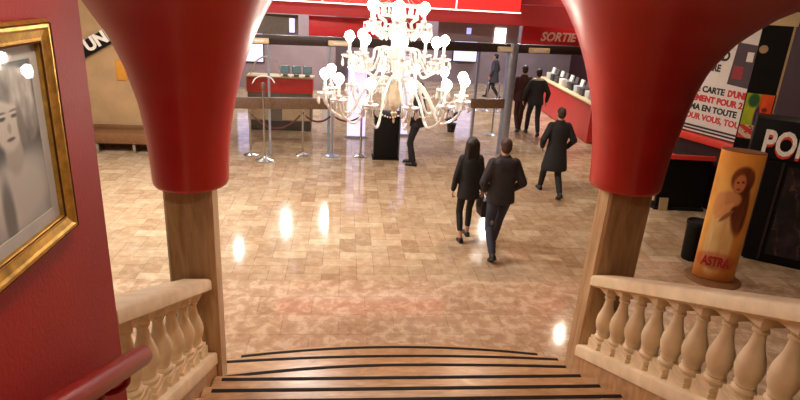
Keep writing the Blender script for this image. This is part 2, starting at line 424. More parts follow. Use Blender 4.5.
# ------------------------------------------------------------------ balustrades
SL = 0.437
def balustrade(name, label, x_in, side, y_end, nb, y0, pitch):
    root = empty(name, label, 'balustrade', (x_in, y_end, 0))
    ztop = lambda y: (1.455 if side > 0 else 1.40) + SL * (4.05 - y)
    zpl = lambda y: (0.80 if side > 0 else 0.745) + SL * (4.05 - y)
    yA = 4.045; yB = y_end
    # rail with rounded nose
    def sweep(cs, ya, yb, zf, nose=0.0, n=1):
        bm = bmesh.new(); rings = []
        ys = [ya, ya - nose * 0.3, ya - nose, yb] if nose else [ya, yb]
        sc = [0.55, 0.86, 1, 1] if nose else [1, 1]
        xm = sum(c[0] for c in cs) / len(cs); zm = sum(c[1] for c in cs) / len(cs)
        for y, q in zip(ys, sc):
            rings.append([bm.verts.new(((xm + (c[0] - xm) * q) * side, y - y_end, zf(y) + zm + (c[1] - zm) * (1 if q == 1 else 0.5 + q / 2))) for c in cs])
        for a, b in zip(rings, rings[1:]):
            for i in range(len(cs)):
                j = (i + 1) % len(cs); bm.faces.new((a[i], a[j], b[j], b[i]))
        bm.faces.new(rings[0]); bm.faces.new(rings[-1][::-1]); return bm
    rail = [(0, -0.085), (0, -0.02), (0.012, -0.004), (0.03, 0.0), (0.20, 0.0), (0.22, -0.006), (0.232, -0.02), (0.232, -0.085), (0.20, -0.105), (0.03, -0.105)]
    link('hand_rail', sweep(rail, yA, yB, ztop, 0.05), M['stone'], root, angle=0.9)
    pl = [(0, -0.10), (0, -0.012), (0.012, 0), (0.228, 0), (0.24, -0.012), (0.24, -0.10)]
    link('base_rail', sweep(pl, yA, yB, zpl), M['stone'], root, angle=0.9)
    # stair string wall under the base rail, down to the hall floor
    bm = bmesh.new()
    poly = [(yA - 0.001 - y_end, 0.003), (yA - 0.001 - y_end, zpl(yA) - 0.098), (yB - y_end, zpl(yB) - 0.098), (yB - y_end, 0.003)]
    prism(bm, poly, 'x', 0.012 * side, 0.228 * side)
    link('string_wall', bm, M['stair'], root, smooth=False)
    prof = [(0.058, 0.095), (0.062, 0.105), (0.062, 0.12), (0.046, 0.135), (0.056, 0.15), (0.052, 0.165), (0.066, 0.205), (0.073, 0.245), (0.068, 0.29), (0.054, 0.335), (0.041, 0.375), (0.033, 0.42), (0.030, 0.455), (0.041, 0.462), (0.041, 0.472), (0.032, 0.48), (0.040, 0.505), (0.058, 0.525), (0.064, 0.533)]
    me = None
    for i in range(nb):
        y = y0 - pitch * i
        if me is None:
            bm = bmesh.new(); lathe(bm, prof, 20)
            # square foot with a sloping underside and a moulded step, square abacus
            for (hx, za, zb) in ((0.075, -0.0, 0.062), (0.066, 0.062, 0.095)):
                vs = box(bm, (0, 0, (za + zb) / 2), (2 * hx, 2 * hx, zb - za))
                for v in vs:
                    if v.co.z < za + 0.001 and za <= 0: v.co.z += -0.012 - SL * v.co.y
            vs = box(bm, (0, 0, 0.545), (0.135, 0.135, 0.05))
            for v in vs:
                if v.co.z > 0.55: v.co.z += 0.004 - SL * v.co.y
            o = link('baluster', bm, M['stone'], root, angle=0.7); me = o.data
        else:
            o = bpy.data.objects.new('baluster', me); C.objects.link(o); o.parent = root
        o.location = (0.118 * side, y - y_end, zpl(y) + 0.0)
    return root
balustrade('balustrade', 'cream stone balustrade on the right of the stairs, rising toward the poster displays', 2.0, 1, 0.75, 14, 3.86, 0.215)
balustrade('balustrade', 'cream stone balustrade on the left, disappearing behind the red wall with the picture', -0.953, -1, 2.303, 7, 3.86, 0.245)

# ------------------------------------------------------------------ flared columns
def column(cx, label, inner, xin, prof_out, prof_in, prof_front, zcap, sx0, sx1):
    root = empty('column', label, 'column', (cx, 4.17, 0))
    bm = bmesh.new()
    w = sx1 - sx0; vs = box(bm, ((sx0 + sx1) / 2 - cx, 0, (zcap + 0.15) / 2), (w, 0.22, zcap + 0.15), bevel=0.02, seg=1)
    if inner < 0:
        for v in vs: v.co.x += 0.045 * max(0, v.co.z - 0.5) / 1.6
    link('shaft', bm, M['shaft'], root, smooth=False)
    bm = bmesh.new(); seg = 64; rings = []
    zs = [zcap, zcap + 0.015] + [zcap + 0.03 + (CZ - 0.004 - zcap - 0.03) * (i / 46) for i in range(47)]
    for qi, z in enumerate(zs):
        ri, ro, rf = interp(prof_in, z), interp(prof_out, z), interp(prof_front, z)
        q = 0.965 if qi == 0 else (0.99 if qi == 1 else 1.0)
        ring = []
        for k in range(seg):
            a = 2 * PI * k / seg; ca, sa = math.cos(a) * inner, math.sin(a)
            rx = ri if ca > 0 else ro
            r = (rx ** -2.0 * ca * ca + rf ** -2.0 * sa * sa) ** -0.5 * q
            x = ca * inner * r; y = sa * r
            lim = (XM - cx) * inner - 0.002
            if x * inner > lim: x = lim * inner
            ring.append(bm.verts.new((x, y, z)))
        rings.append(ring)
    for a, b in zip(rings, rings[1:]):
        for k in range(seg):
            j = (k + 1) % seg; bm.faces.new((a[k], a[j], b[j], b[k]))
    bm.faces.new(rings[0][::-1]); bm.faces.new(rings[-1])
    link('flared_capital', bm, M['red'], root, angle=1.2)
    return root
def inner_prof(r0):
    a, b = 1.64 - r0, 2.0; out = [(2.10, r0)]
    for i in range(1, 60):
        v = b * i / 60; out.append((2.10 + v, r0 + a * (1 - math.sqrt(max(0, 1 - (v / b) ** 2)))))
    out.append((4.11, 1.64)); out.append((4.3, 1.7)); return out
outL = [(2.1, .265), (2.45, .28), (2.7, .31), (2.95, .375), (3.15, .455), (3.27, .53), (3.4, .61), (3.6, .8), (3.8, 1.05), (4.0, 1.4), (4.3, 1.9)]
outR = [(2.1, .27), (2.45, .295), (2.7, .34), (2.95, .38), (3.1, .43), (3.28, .56), (3.38, .68), (3.47, .81), (3.57, 1.03), (3.7, 1.35), (3.9, 1.8), (4.3, 2.4)]
frt = [(2.1, .27), (2.5, .28), (2.8, .31), (3.1, .39), (3.3, .47), (3.5, .6), (3.8, .9), (4.1, 1.4), (4.3, 1.7)]
column(-1.09, 'red trumpet capital on a brown marble shaft, left of the stair opening', 1, -0.87, outL, inner_prof(.265), frt, 2.125, -1.275, -0.93)
column(2.215, 'red trumpet capital on a brown marble shaft, right of the stair opening', -1, 2.01, outR, inner_prof(.262), frt, 2.175, 2.02, 2.375)

# ------------------------------------------------------------------ framed picture
def portrait(u, v):
    g = 66 + 40 * fbm(u * 3, v * 4, 3)
    c = (g * 0.92, g * 0.97, g)
    def over(col, t):
        nonlocal c; c = mixc(c, col, t)
    n = fbm(u * 14, v * 5, 5)
    over((176, 178, 182), ell(u, v, 0.62, 0.14, 0.42, 0.34, 0.5))
    over((204, 204, 206), ell(u, v, 0.56, 0.22, 0.28, 0.2, 0.6))
    over((120, 122, 126), ell(u, v, 0.44, 0.12, 0.05, 0.22, 0.8))
    hair = (50 + 190 * n,) * 3
    over(hair, ell(u, v, 0.58, 0.76, 0.25, 0.23, 0.25)); over(hair, ell(u, v, 0.72, 0.64, 0.13, 0.15, 0.3)); over(hair, ell(u, v, 0.66, 0.86, 0.17, 0.1, 0.3))
    over((182, 180, 178), ell(u, v, 0.57, 0.48, 0.08, 0.14, 0.4))
    over((214, 211, 208), ell(u, v, 0.56, 0.665, 0.125, 0.175, 0.3, -0.1))
    over(hair, ell(u, v, 0.61, 0.835, 0.16, 0.07, 0.5, -0.3))
    for x in (0.51, 0.62):
        over((74, 70, 70), ell(u, v, x, 0.69, 0.03, 0.011, 0.8)); over((120, 116, 112), ell(u, v, x, 0.722, 0.042, 0.006, 0.9))
    over((176, 172, 170), ell(u, v, 0.56, 0.625, 0.018, 0.03, 0.7))
    over((96, 86, 86), ell(u, v, 0.56, 0.56, 0.036, 0.011, 0.8))
    over((120, 116, 114), ell(u, v, 0.665, 0.62, 0.03, 0.13, 0.8))
    return tuple(min(255, x) for x in c)
fr = empty('framed_picture', 'black and white portrait in a gilt frame on the red stair wall', 'picture', (-0.95, 1.68, 3.02))
FW, FH = 0.62, 0.70
bm = bmesh.new()
# gilt moulding: mitred stepped profile (offset inwards, height from wall)
prof = [(0, 0.0), (0, 0.022), (0.010, 0.034), (0.022, 0.034), (0.03, 0.028), (0.052, 0.022), (0.06, 0.024), (0.068, 0.018), (0.068, 0.006)]
rings = []
for o_, h_ in prof:
    a, b = FW / 2 - o_, FH / 2 - o_
    rings.append([bm.verts.new((h_ + 0.001, y, z)) for y, z in ((-a, -b), (a, -b), (a, b), (-a, b))])
for p, q in zip(rings, rings[1:]):
    for i in range(4):
        j = (i + 1) % 4; bm.faces.new((p[i], p[j], q[j], q[i]))
link('gilt_moulding', bm, M['gold'], fr, smooth=False)
bm = bmesh.new()
for o_ in (0.010, 0.064):
    a, b = FW / 2 - o_, FH / 2 - o_; h_ = 0.034 if o_ < 0.03 else 0.0235
    tube(bm, [(h_, -a, -b), (h_, a, -b), (h_, a, b), (h_, -a, b)], 0.004, 6, closed=True)
link('moulding_bead', bm, M['gold_dark'], fr)
bm = bmesh.new()
iw, ih = FW - 0.136, FH - 0.136
for (c, s) in (((0.005, -iw / 2 + 0.02, 0), (0.004, 0.04, ih)), ((0.005, iw / 2 - 0.02, 0), (0.004, 0.04, ih)), ((0.005, 0, ih / 2 - 0.02), (0.004, iw - 0.08, 0.04)), ((0.005, 0, -ih / 2 + 0.02), (0.004, iw - 0.08, 0.04))):
    box(bm, c, s)
link('mat_board', bm, M['mat_board'], fr, smooth=False)
# wall faces +X: picture right = +Y
picture('portrait_print', iw - 0.078, ih - 0.078, lambda u, v: portrait(0.56 + (u - 0.60) * 0.7, v), fr, (0.0045, 0, 0), (PI / 2, 0, PI / 2), M['print_photo'], 110, 130)
link('glass_pane', bx((0.0085, 0, 0), (0.002, iw + 0.004, ih + 0.004)), M['pic_glass'], fr, smooth=False)

# ------------------------------------------------------------------ red handrail on the wall
hr = empty('handrail', 'glossy red round handrail on brackets along the red stair wall', 'handrail', (-0.95, 2.3, 0))
a = V((0.105, -0.04, 1.955)); d = V((0, -1, 0.42)).normalized()
pts = [a + d * 0.0, a + d * 0.006, a + d * 0.02, a + d * 0.04, a + d * 2.4]
link('rail', tb(pts, [0.012, 0.033, 0.043, 0.046, 0.046], 20), M['rail_red'], hr, angle=1.0)
for t in (0.22, 1.3, 2.2):
    p = a + d * t; bm = bmesh.new()
    tube(bm, catmull([(0.001, p.y, p.z - 0.13), (0.06, p.y, p.z - 0.12), (0.1, p.y, p.z - 0.08), (0.105, p.y, p.z - 0.02)]), 0.014, 8)
    lathe(bm, [(0.035, 0), (0.035, 0.008), (0.02, 0.014)], 14, Matrix.Translation((0.001, p.y, p.z - 0.13)) @ Matrix.Rotation(PI / 2, 4, 'Y'))
    link('bracket', bm, M['rail_red'], hr)

# ------------------------------------------------------------------ chandelier
ch = empty('chandelier', 'large lit crystal chandelier with tiers of candle bulbs hanging before the stairs', 'chandelier', (0.49, 5.5, CZ))
def cz(z): return z - CZ
link('ceiling_rose', lat([(0.16, -0.002), (0.16, -0.02), (0.1, -0.05), (0.03, -0.08)], 24), M['crystal'], ch)
link('chain', tb([(0, 0, -0.06), (0, 0, cz(3.75))], 0.012, 8), M['chrome'], ch)
stem = [(0.0, 3.78), (0.03, 3.77), (0.05, 3.72), (0.03, 3.66), (0.07, 3.58), (0.09, 3.53), (0.03, 3.49), (0.03, 3.42), (0.06, 3.36), (0.075, 3.31), (0.05, 3.25), (0.028, 3.2), (0.028, 3.12), (0.06, 3.05), (0.085, 2.98), (0.07, 2.92), (0.03, 2.88), (0.03, 2.80), (0.05, 2.76)]
link('glass_stem', lat([(r, cz(z)) for r, z in stem][::-1], 20), M['crystal'], ch)
vase = [(0.0, 2.33), (0.012, 2.335), (0.02, 2.36), (0.008, 2.385), (0.03, 2.40), (0.05, 2.43), (0.035, 2.455), (0.06, 2.48), (0.085, 2.53), (0.095, 2.58), (0.08, 2.62), (0.085, 2.64), (0.1, 2.67), (0.09, 2.72), (0.05, 2.765)]
link('centre_vase', lat([(r * 0.68, cz(z)) for r, z in vase], 24), M['amber'], ch)
drop = [(0, 0.0), (0.010, 0.012), (0.013, 0.026), (0.008, 0.05), (0.003, 0.07), (0.003, 0.085)]
def drop_bm(bm, x, z, s=1.0):
    lathe(bm, [(r * s, zz * s) for r, zz in drop], 8, Matrix.Translation(V((x[0], x[1], z - 0.085 * s))))
def tier(n, R, zhub, zrise, zdip, zcup, zbulb, rb, ph, candle, ndrop):
    proto = None
    for i in range(n):
        ang = ph + 2 * PI * i / n
        if proto is None:
            path = catmull([(0.05, 0, zhub), (0.10, 0, zrise - 0.01), (0.20, 0, zrise - 0.02), (R * 0.50, 0, (zrise + zdip) / 2 + 0.02), (R * 0.66, 0, zdip + 0.01), (R * 0.82, 0, zdip + 0.02), (R * 0.95, 0, (zdip + zcup) / 2), (R, 0, zcup)], 6)
            bm = bmesh.new(); tube(bm, [(p.x, p.y, cz(p.z)) for p in path], [0.013] * (len(path) - 1) + [0.009], 8)
            arm = link('arm', bm, M['crystal'], ch)
            bm = lat([(0.012, 0), (0.035, 0.002), (0.068, 0.018), (0.074, 0.028), (0.03, 0.016), (0.02, 0.03), (0.026, 0.055), (0.02, 0.062)], 16)
            link('drip_pan', bm, M['crystal'], arm, (R, 0, cz(zcup)))
            link('candle_tube', lat([(0.014, 0.03), (0.014, zbulb - rb - zcup - 0.004)], 12), M['white'], arm, (R, 0, cz(zcup)))
            link('bulb', lat([(0.010, -rb - 0.01), (0.016, -rb), (rb * 0.7, -rb * 0.62), (rb, -0.02 * rb), (rb * 0.95, rb * 0.35), (rb * 0.7, rb * 0.78), (rb * 0.3, rb * 1.08), (0, rb * 1.15)], 12), M['bulb'], arm, (R, 0, cz(zbulb)))
            bm = bmesh.new()
            for k in range(ndrop):
                b = 2 * PI * (k + 0.5) / ndrop
                drop_bm(bm, (R + 0.069 * math.cos(b), 0.069 * math.sin(b)), cz(zcup + 0.018), 1.1)
            link('crystal_drops', bm, M['crystal'], arm)
            arm.rotation_euler = (0, 0, ang); proto = arm
        else:
            c = copy_tree(proto, ch); c.rotation_euler = (0, 0, ang)
    for i in range(n):   # swags of beads between neighbouring candle pans
        a0 = ph + 2 * PI * i / n; a1 = a0 + 2 * PI / n; bm = bmesh.new()
        p0 = V((math.cos(a0), math.sin(a0), 0)) * (R - 0.05); p1 = V((math.cos(a1), math.sin(a1), 0)) * (R - 0.05)
        for k in range(1, 14):
            t = k / 14; p = p0.lerp(p1, t); p.z = cz(zcup + 0.02 - 0.10 * 4 * t * (1 - t))
            bmesh.ops.create_icosphere(bm, subdivisions=1, radius=0.009, matrix=Matrix.Translation(p))
        link('bead_swag', bm, M['crystal'], ch)
tier(12, 0.66, 2.70, 2.76, 2.385, 2.585, 2.785, 0.047, 0.12, True, 6)
tier(8, 0.44, 2.98, 3.04, 2.80, 2.93, 3.12, 0.046, 0.02, True, 6)
tier(6, 0.27, 3.30, 3.33, 3.14, 3.23, 3.40, 0.045, 0.4, True, 7)
for (r, z, n_) in ((0.13, 2.93, 14), (0.16, 3.20, 16), (0.24, 3.42, 20)):    # beaded rings hung with drops
    bm = bmesh.new()
    tube(bm, [(r * math.cos(2 * PI * i / 32), r * math.sin(2 * PI * i / 32), cz(z)) for i in range(32)], 0.009, 6, closed=True)
    for k in range(n_):
        b = 2 * PI * k / n_; drop_bm(bm, (r * math.cos(b), r * math.sin(b)), cz(z) - 0.005, 1.1)
    for k in range(6):
        b = 2 * PI * k / 6; tube(bm, [(r * math.cos(b), r * math.sin(b), cz(z)), (0.03, 0, cz(z + 0.12))], 0.004, 5)
    link('crystal_ring', bm, M['crystal'], ch)

# ------------------------------------------------------------------ glass entrance partition
PA = math.atan(0.14)
par = empty('glass_partition', 'glass entrance partition with dark transom and brown push rail across the hall', 'partition', (1.0, 13.0, 0), PA)
cs = math.cos(PA)
def lx(x): return (x - 1.0) / cs
x0, x1 = lx(-3.2), lx(6.6)
link('transom', bx(((x0 + x1) / 2, 0, 2.485), (x1 - x0, 0.16, 0.19), bevel=0.01), M['transom'], par)
posts = [-2.6, -1.57, -0.30, 1.3, 3.05]
for x in posts: link('mullion', bx((lx(x), 0, 1.2), (0.05, 0.07, 2.4)), M['steel'], par, smooth=False)
edges = [lx(p) for p in posts]
for a_, b_ in zip(edges, edges[1:]):
    g = link('glass_leaf', bx(((a_ + b_) / 2, 0, 1.2), (b_ - a_ - 0.06, 0.012, 2.36)), M['gloss_glass'], par, smooth=False)
xe = lx(3.74)
link('glass_leaf', bx(((edges[-1] + xe) / 2, 0, 1.2), (xe - edges[-1] - 0.06, 0.012, 2.36)), M['gloss_glass'], par, smooth=False)
link('push_rail', bx(((lx(-3.0) + lx(-0.22)) / 2, -0.05, 1.17), (lx(-0.22) - lx(-3.0), 0.07, 0.24), bevel=0.008), M['band'], par)
link('push_rail', bx(((lx(2.95) + lx(3.9)) / 2, -0.05, 1.22), (lx(3.9) - lx(2.95), 0.07, 0.22), bevel=0.008), M['band'], par)
bm = bmesh.new(); lathe(bm, [(0.13, 0.0), (0.13, 2.6)], 20); link('steel_column', bm, M['steel'], par, (lx(3.86), 0, 0))
for x in (-1.8, -0.1, 3.62, 4.45):
    f = link('door_closer', bx((lx(x), -0.12, 2.465), (0.5 if x != 3.62 else 0.36, 0.10, 0.11), bevel=0.02), M['cream'], par)
    link('cover_strip', bx((lx(x), -0.175, 2.465), (0.3, 0.012, 0.04)), M['white'], f, smooth=False)
# over-door panels
def yp(x): return 13.0 + 0.14 * (x - 1)
over = empty('over_door_sign', 'red exit sign panel with slanted white letters above the open doorway', 'sign', (4.9, yp(4.9), 2.585), PA)
link('sign_panel', bx((0, 0, 0.21), (1.75, 0.06, 0.40), bevel=0.005), M['redpanel'], over)
text('lettering', 'SORTIE', 0.27, M['text_white'], over, (-0.42, -0.034, 0.10), (PI / 2, 0, 0), 0.006, 0.25, 0.008)
p2 = tag(link('red_panel', bx((0, 0, 0.21), (2.4, 0.06, 0.40), bevel=0.005), M['redpanel'], None, (0.45, yp(0.45), 2.585), rot=(0, 0, PA)), 'plain red panel above the glass partition behind the chandelier', 'panel')
dk = empty('over_door_window', 'dark window panel with a small lit blue screen, above the left doors', 'window', (-1.5, yp(-1.5), 2.585), PA)
link('window_panel', bx((0, 0, 0.21), (1.1, 0.05, 0.40)), M['darkgrey'], dk, smooth=False)
link('lit_screen', bx((0.42, -0.03, 0.2), (0.11, 0.02, 0.28)), M['bluescreen'], dk, smooth=False)
dk = empty('over_door_window', 'dark window panel with a bright white light, left of the exit sign', 'window', (3.0, yp(3.0), 2.585), PA)
link('window_panel', bx((0, 0, 0.21), (1.9, 0.05, 0.40)), M['lobby'], dk, smooth=False)
link('light_panel', bx((0.50, -0.035, 0.17), (0.26, 0.03, 0.32)), M['flatlamp'], dk, smooth=False)
link('lit_screen', bx((-0.25, -0.035, 0.24), (0.1, 0.02, 0.13)), M['bluescreen'], dk, smooth=False)
struct('trim_1', bx((1.35, 12.65, 3.235), (9.2, 0.5, 0.42)), M['fascia'], smooth=False)
struct('wall_fascia', bx((1.35, 12.95, 3.87), (9.2, 0.2, 0.84)), M['fascia'], smooth=False)
# backlit red sign
ls = empty('light_box', 'backlit red sign panels with glowing white edge above the entrance', 'sign', (1.03, 12.2, 3.27))
for a_, b_ in ((-2.5, -1.48), (-1.46, 1.19), (1.21, 2.52)):
    link('lit_panel', bx(((a_ + b_) / 2, 0, 0.25), (b_ - a_, 0.12, 0.46)), M['lit_red'], ls, smooth=False)
link('lit_edge', bx((0.01, 0.0, 0.01), (5.06, 0.14, 0.022)), M['lit_white'], ls, smooth=False)
link('lit_edge', bx((0.01, 0.0, 0.49), (5.06, 0.14, 0.022)), M['lit_white'], ls, smooth=False)
for x in (-1.47, 1.2): link('lit_joint', bx((x, -0.005, 0.25), (0.02, 0.13, 0.46)), M['lit_white'], ls, smooth=False)
link('mounting_bracket', bx((0, 0.12, 0.25), (4.6, 0.13, 0.2)), M['transom'], ls, smooth=False)

# ------------------------------------------------------------------ stanchions and ropes
def stanchion(loc, h, label, name='rope_stanchion', mat='chrome'):
    r = empty(name, label, 'stanchion', loc, 0, 'chrome posts by the glass doors')
    link('base', lat([(0.16, 0), (0.16, 0.012), (0.12, 0.028), (0.05, 0.045), (0.028, 0.07)], 28), M[mat], r)
    link('post', lat([(0.024, 0.05), (0.024, h - 0.05)], 14), M[mat], r)
    link('cap', lat([(0.036, h - 0.06), (0.036, h - 0.02), (0.03, h), (0.0, h + 0.015)], 16), M[mat], r)
    return r
A = V((-1.99, 12.62, 0)); Cc = V((-0.87, 12.75, 0)); D = V((-0.22, 12.72, 0)); E2 = V((0.42, 12.75, 0))
stanchion(A, 0.98, 'chrome rope post leftmost by the glass doors')
stanchion(Cc, 0.98, 'chrome rope post where the two dark red ropes meet')
stanchion(D, 0.98, 'slim chrome rope post just left of the lilac lit panel', mat='steel')
stanchion(E2, 0.98, 'chrome rope post beside the black podium')
def rope(p, q, sag_, label):
    pts = []
    for i in range(17):
        t = i / 16; w = p.lerp(q, t); w.z = 0.9 - sag_ * 4 * t * (1 - t); pts.append(w)
    tag(link('barrier_rope', tb(pts, 0.02, 8), M['rope']), label, 'rope', 'barrier ropes')
dirn = (Cc - A).normalized() * 0.05
rope(A + dirn, Cc - dirn, 0.3, 'dark red rope sagging between the two left chrome posts')
dirn = (E2 - Cc).normalized() * 0.05
rope(Cc + dirn, V((D.x - 0.045, D.y, 0)), 0.13, 'dark red rope sagging toward the slim middle post')
rope(V((D.x + 0.045, D.y, 0)), E2 - dirn, 0.1, 'dark red rope ending at the post by the black podium')
sg = empty('sign_stand', 'tall chrome sign stand with a round base before the glass doors', 'sign', (-1.64, 12.22, 0))
link('base', lat([(0.2, 0), (0.2, 0.015), (0.14, 0.035), (0.06, 0.06), (0.03, 0.1)], 28), M['chrome'], sg)
link('post', lat([(0.022, 0.05), (0.022, 1.62)], 14), M['chrome'], sg)
link('clamp', lat([(0.04, 1.5), (0.05, 1.54), (0.05, 1.62), (0.03, 1.66)], 14), M['band'], sg)
bm = bmesh.new(); tube(bm, catmull([(-0.22, 0, 1.62), (-0.14, 0, 1.74), (0.0, 0, 1.79), (0.16, 0, 1.76), (0.24, 0, 1.66)]), 0.012, 8)
link('arched_bracket', bm, M['white'], sg)
# far stanchions beyond the glass
stanchion(V((4.1, 15.4, 0)), 1.0, 'chrome post with dark base beyond the glass, beneath the right push rail', mat='steel')
for i, (x, y) in enumerate(((4.35, 19.0), (4.75, 18.9), (5.1, 18.8))):
    stanchion(V((x, y, 0)), 0.95, ['far chrome post leftmost of three near the distant walker', 'far chrome post in the middle of three near the distant walker', 'far chrome post nearest to the distant walker'][i], mat='steel')

# ------------------------------------------------------------------ podium
pd = empty('podium', 'black upright podium under the chandelier beside a standing person', 'podium', (0.98, 12.72, 0))
link('body', bx((0, 0, 0.50), (0.54, 0.4, 0.96), bevel=0.015), M['blackwood'], pd)
link('plinth', bx((0, 0, 0.012), (0.6, 0.46, 0.024)), M['black'], pd, smooth=False)
link('top', bx((0, -0.01, 1.0), (0.6, 0.46, 0.035), rot=(0.12, 0, 0), bevel=0.01), M['blackwood'], pd)

# ------------------------------------------------------------------ lobby beyond the glass
bk = empty('ticket_booth', 'red and grey ticket booth behind the glass on the left', 'booth', (-1.6, 15.3, 0))
link('front_panel', bx((0, 0, 0.62), (1.62, 0.5, 0.72)), M['darkgrey'], bk, smooth=False)
link('red_upper_front', bx((0, 0, 1.17), (1.66, 0.54, 0.36), bevel=0.01), M['redpanel'], bk)
for x in (-0.55, 0.4): link('tan_kick_panel', bx((x, -0.262, 0.44), (0.5 if x < 0 else 0.7, 0.02, 0.3)), M['tan'], bk, smooth=False)
link('plinth', bx((0, 0.02, 0.13), (1.55, 0.45, 0.26)), M['black'], bk, smooth=False)
link('counter_top', bx((0, 0.05, 1.37), (1.7, 0.6, 0.035), bevel=0.008), M['cream'], bk)
link('service_arch', tb(catmull([(-0.75, -0.1, 1.4), (-0.6, -0.1, 1.72), (-0.35, -0.1, 1.86), (-0.1, -0.1, 1.75), (0.0, -0.1, 1.42)]), 0.018, 8), M['white'], bk)
for i, x in enumerate((0.12, 0.40, 0.68)):
    mo = empty('monitor', ['small monitor leftmost of the three on the ticket booth', 'small monitor in the middle of the ticket booth counter', 'small monitor rightmost on the ticket booth counter'][i], 'monitor', (-1.6 + x, 15.3, 1.388), 0, 'monitors on the ticket booth')
    link('foot', bx((0, 0, 0.02), (0.12, 0.1, 0.04), bevel=0.005), M['teal'], mo)
    f = link('housing', bx((0, 0, 0.16), (0.22, 0.07, 0.2), bevel=0.01), M['teal'], mo)
    link('display', bx((0, -0.038, 0.165), (0.18, 0.006, 0.15)), M['screen'], f, smooth=False)
tag(link('notice_board', bx((0, 0, 0.6), (0.22, 0.05, 1.2), bevel=0.01), M['white'], None, (-0.42, 15.0, 0.0)), 'narrow pale notice board standing right of the ticket booth', 'notice board')
lobw = struct('wall_lobby', bx((-3.3, 22.0, 2.15), (6.0, 0.2, 4.3)), M['lobby'], smooth=False)
for x, y, w, lab in ((0.35, 14.6, 0.46, 'lilac lit panel standing behind the middle of the glass partition'), (1.52, 15.0, 0.36, 'bright lilac lit panel behind the podium')):
    r = empty('light_totem', lab, 'light panel', (x, y, 0))
    link('lit_face', bx((0, 0, 1.05), (w, 0.12, 2.0)), M['lilac'], r, smooth=False)
    link('base', bx((0, 0, 0.025), (w + 0.1, 0.24, 0.05)), M['steel'], r, smooth=False)
    link('cap', bx((0, 0, 2.07), (w + 0.04, 0.16, 0.04)), M['steel'], r, smooth=False)
for x, y, lab in ((-3.4, 21.85, 'added bluish glow panel on the lobby wall at far left'), (5.2, 25.3, 'added bluish glow panel on the far lobby wall')):  # emissive panels added to give the lobby its bluish glow
    r = empty('blue_glow_panel', lab, 'screen', (x, y, 1.7))
    link('display', bx((0, 0, 0), (1.0, 0.05, 1.5)), M['bluescreen'], r, smooth=False)
    link('bezel', bx((0, 0.03, 0), (1.08, 0.04, 1.58)), M['black'], r, smooth=False)
# bunch of purple flowers behind glass
fl = empty('flower_pot', 'bunch of purple flowers in a dark pot behind the glass', 'flowers', (3.0, 15.6, 0))
link('pot', lat([(0.1, 0), (0.13, 0.22), (0.14, 0.24), (0.11, 0.24)], 18), M['blackwood'], fl)
bm = bmesh.new()
for i in range(26):
    a_ = random.uniform(0, 2 * PI); rr = random.uniform(0, 0.2); z = 0.42 + random.uniform(-0.1, 0.16)
    bmesh.ops.create_icosphere(bm, subdivisions=1, radius=random.uniform(0.04, 0.065), matrix=Matrix.Translation((rr * math.cos(a_), rr * math.sin(a_), z)))
link('blooms', bm, M['purple'], fl)
bm = bmesh.new()
for i in range(9):
    a_ = i * 0.7; tube(bm, [(0, 0, 0.2), (0.12 * math.cos(a_), 0.12 * math.sin(a_), 0.42)], 0.006, 5)
link('stems', bm, simple('green_stem', rgb(60, 84, 50), 0.6), fl)
# red counter along the exit
rc = empty('lobby_counter', 'long low red counter running away on the right of the exit', 'counter', (7.0, 17.4, 0), -0.06)
link('front_panel', bx((0, 0, 0.52), (0.6, 5.4, 1.0)), M['redcounter'], rc, smooth=False)
link('plinth', bx((0.02, 0, 0.02), (0.55, 5.3, 0.04)), M['black'], rc, smooth=False)
link('counter_top', bx((0, 0, 1.045), (0.68, 5.46, 0.05), bevel=0.01), M['cream'], rc)
cols = [(40, 38, 44), (210, 208, 204), (60, 58, 66), (188, 190, 196), (34, 32, 36), (150, 140, 140), (220, 214, 206), (70, 62, 60), (44, 44, 52), (200, 196, 190)]
wh = ['nearest the glass doors', 'second from the near end', 'third from the near end', 'fourth from the near end', 'fifth from the near end', 'fifth from the far end', 'fourth from the far end', 'third from the far end', 'second from the far end', 'farthest along']
for i in range(10):
    y = 15.1 + i * 0.5
    r = empty('leaflet_rack', ('dark' if sum(cols[i]) < 300 else 'pale') + ' leaflet box on the red exit counter, ' + wh[i], 'leaflet box', (7.0 + 0.06 * (y - 17.4), y, 1.071), -0.06, 'leaflet boxes on the red counter')
    mt = simple('leaflet_box_card', rgb(*cols[i]), 0.5)
    link('box', bx((0, 0, 0.1), (0.34, 0.32, 0.2), bevel=0.006), mt, r)
    link('leaflets', bx((0.02, 0, 0.27), (0.04, 0.26, 0.22), rot=(0, 0.2, 0)), M['white' if i % 2 else 'darkgrey'], r, smooth=False)
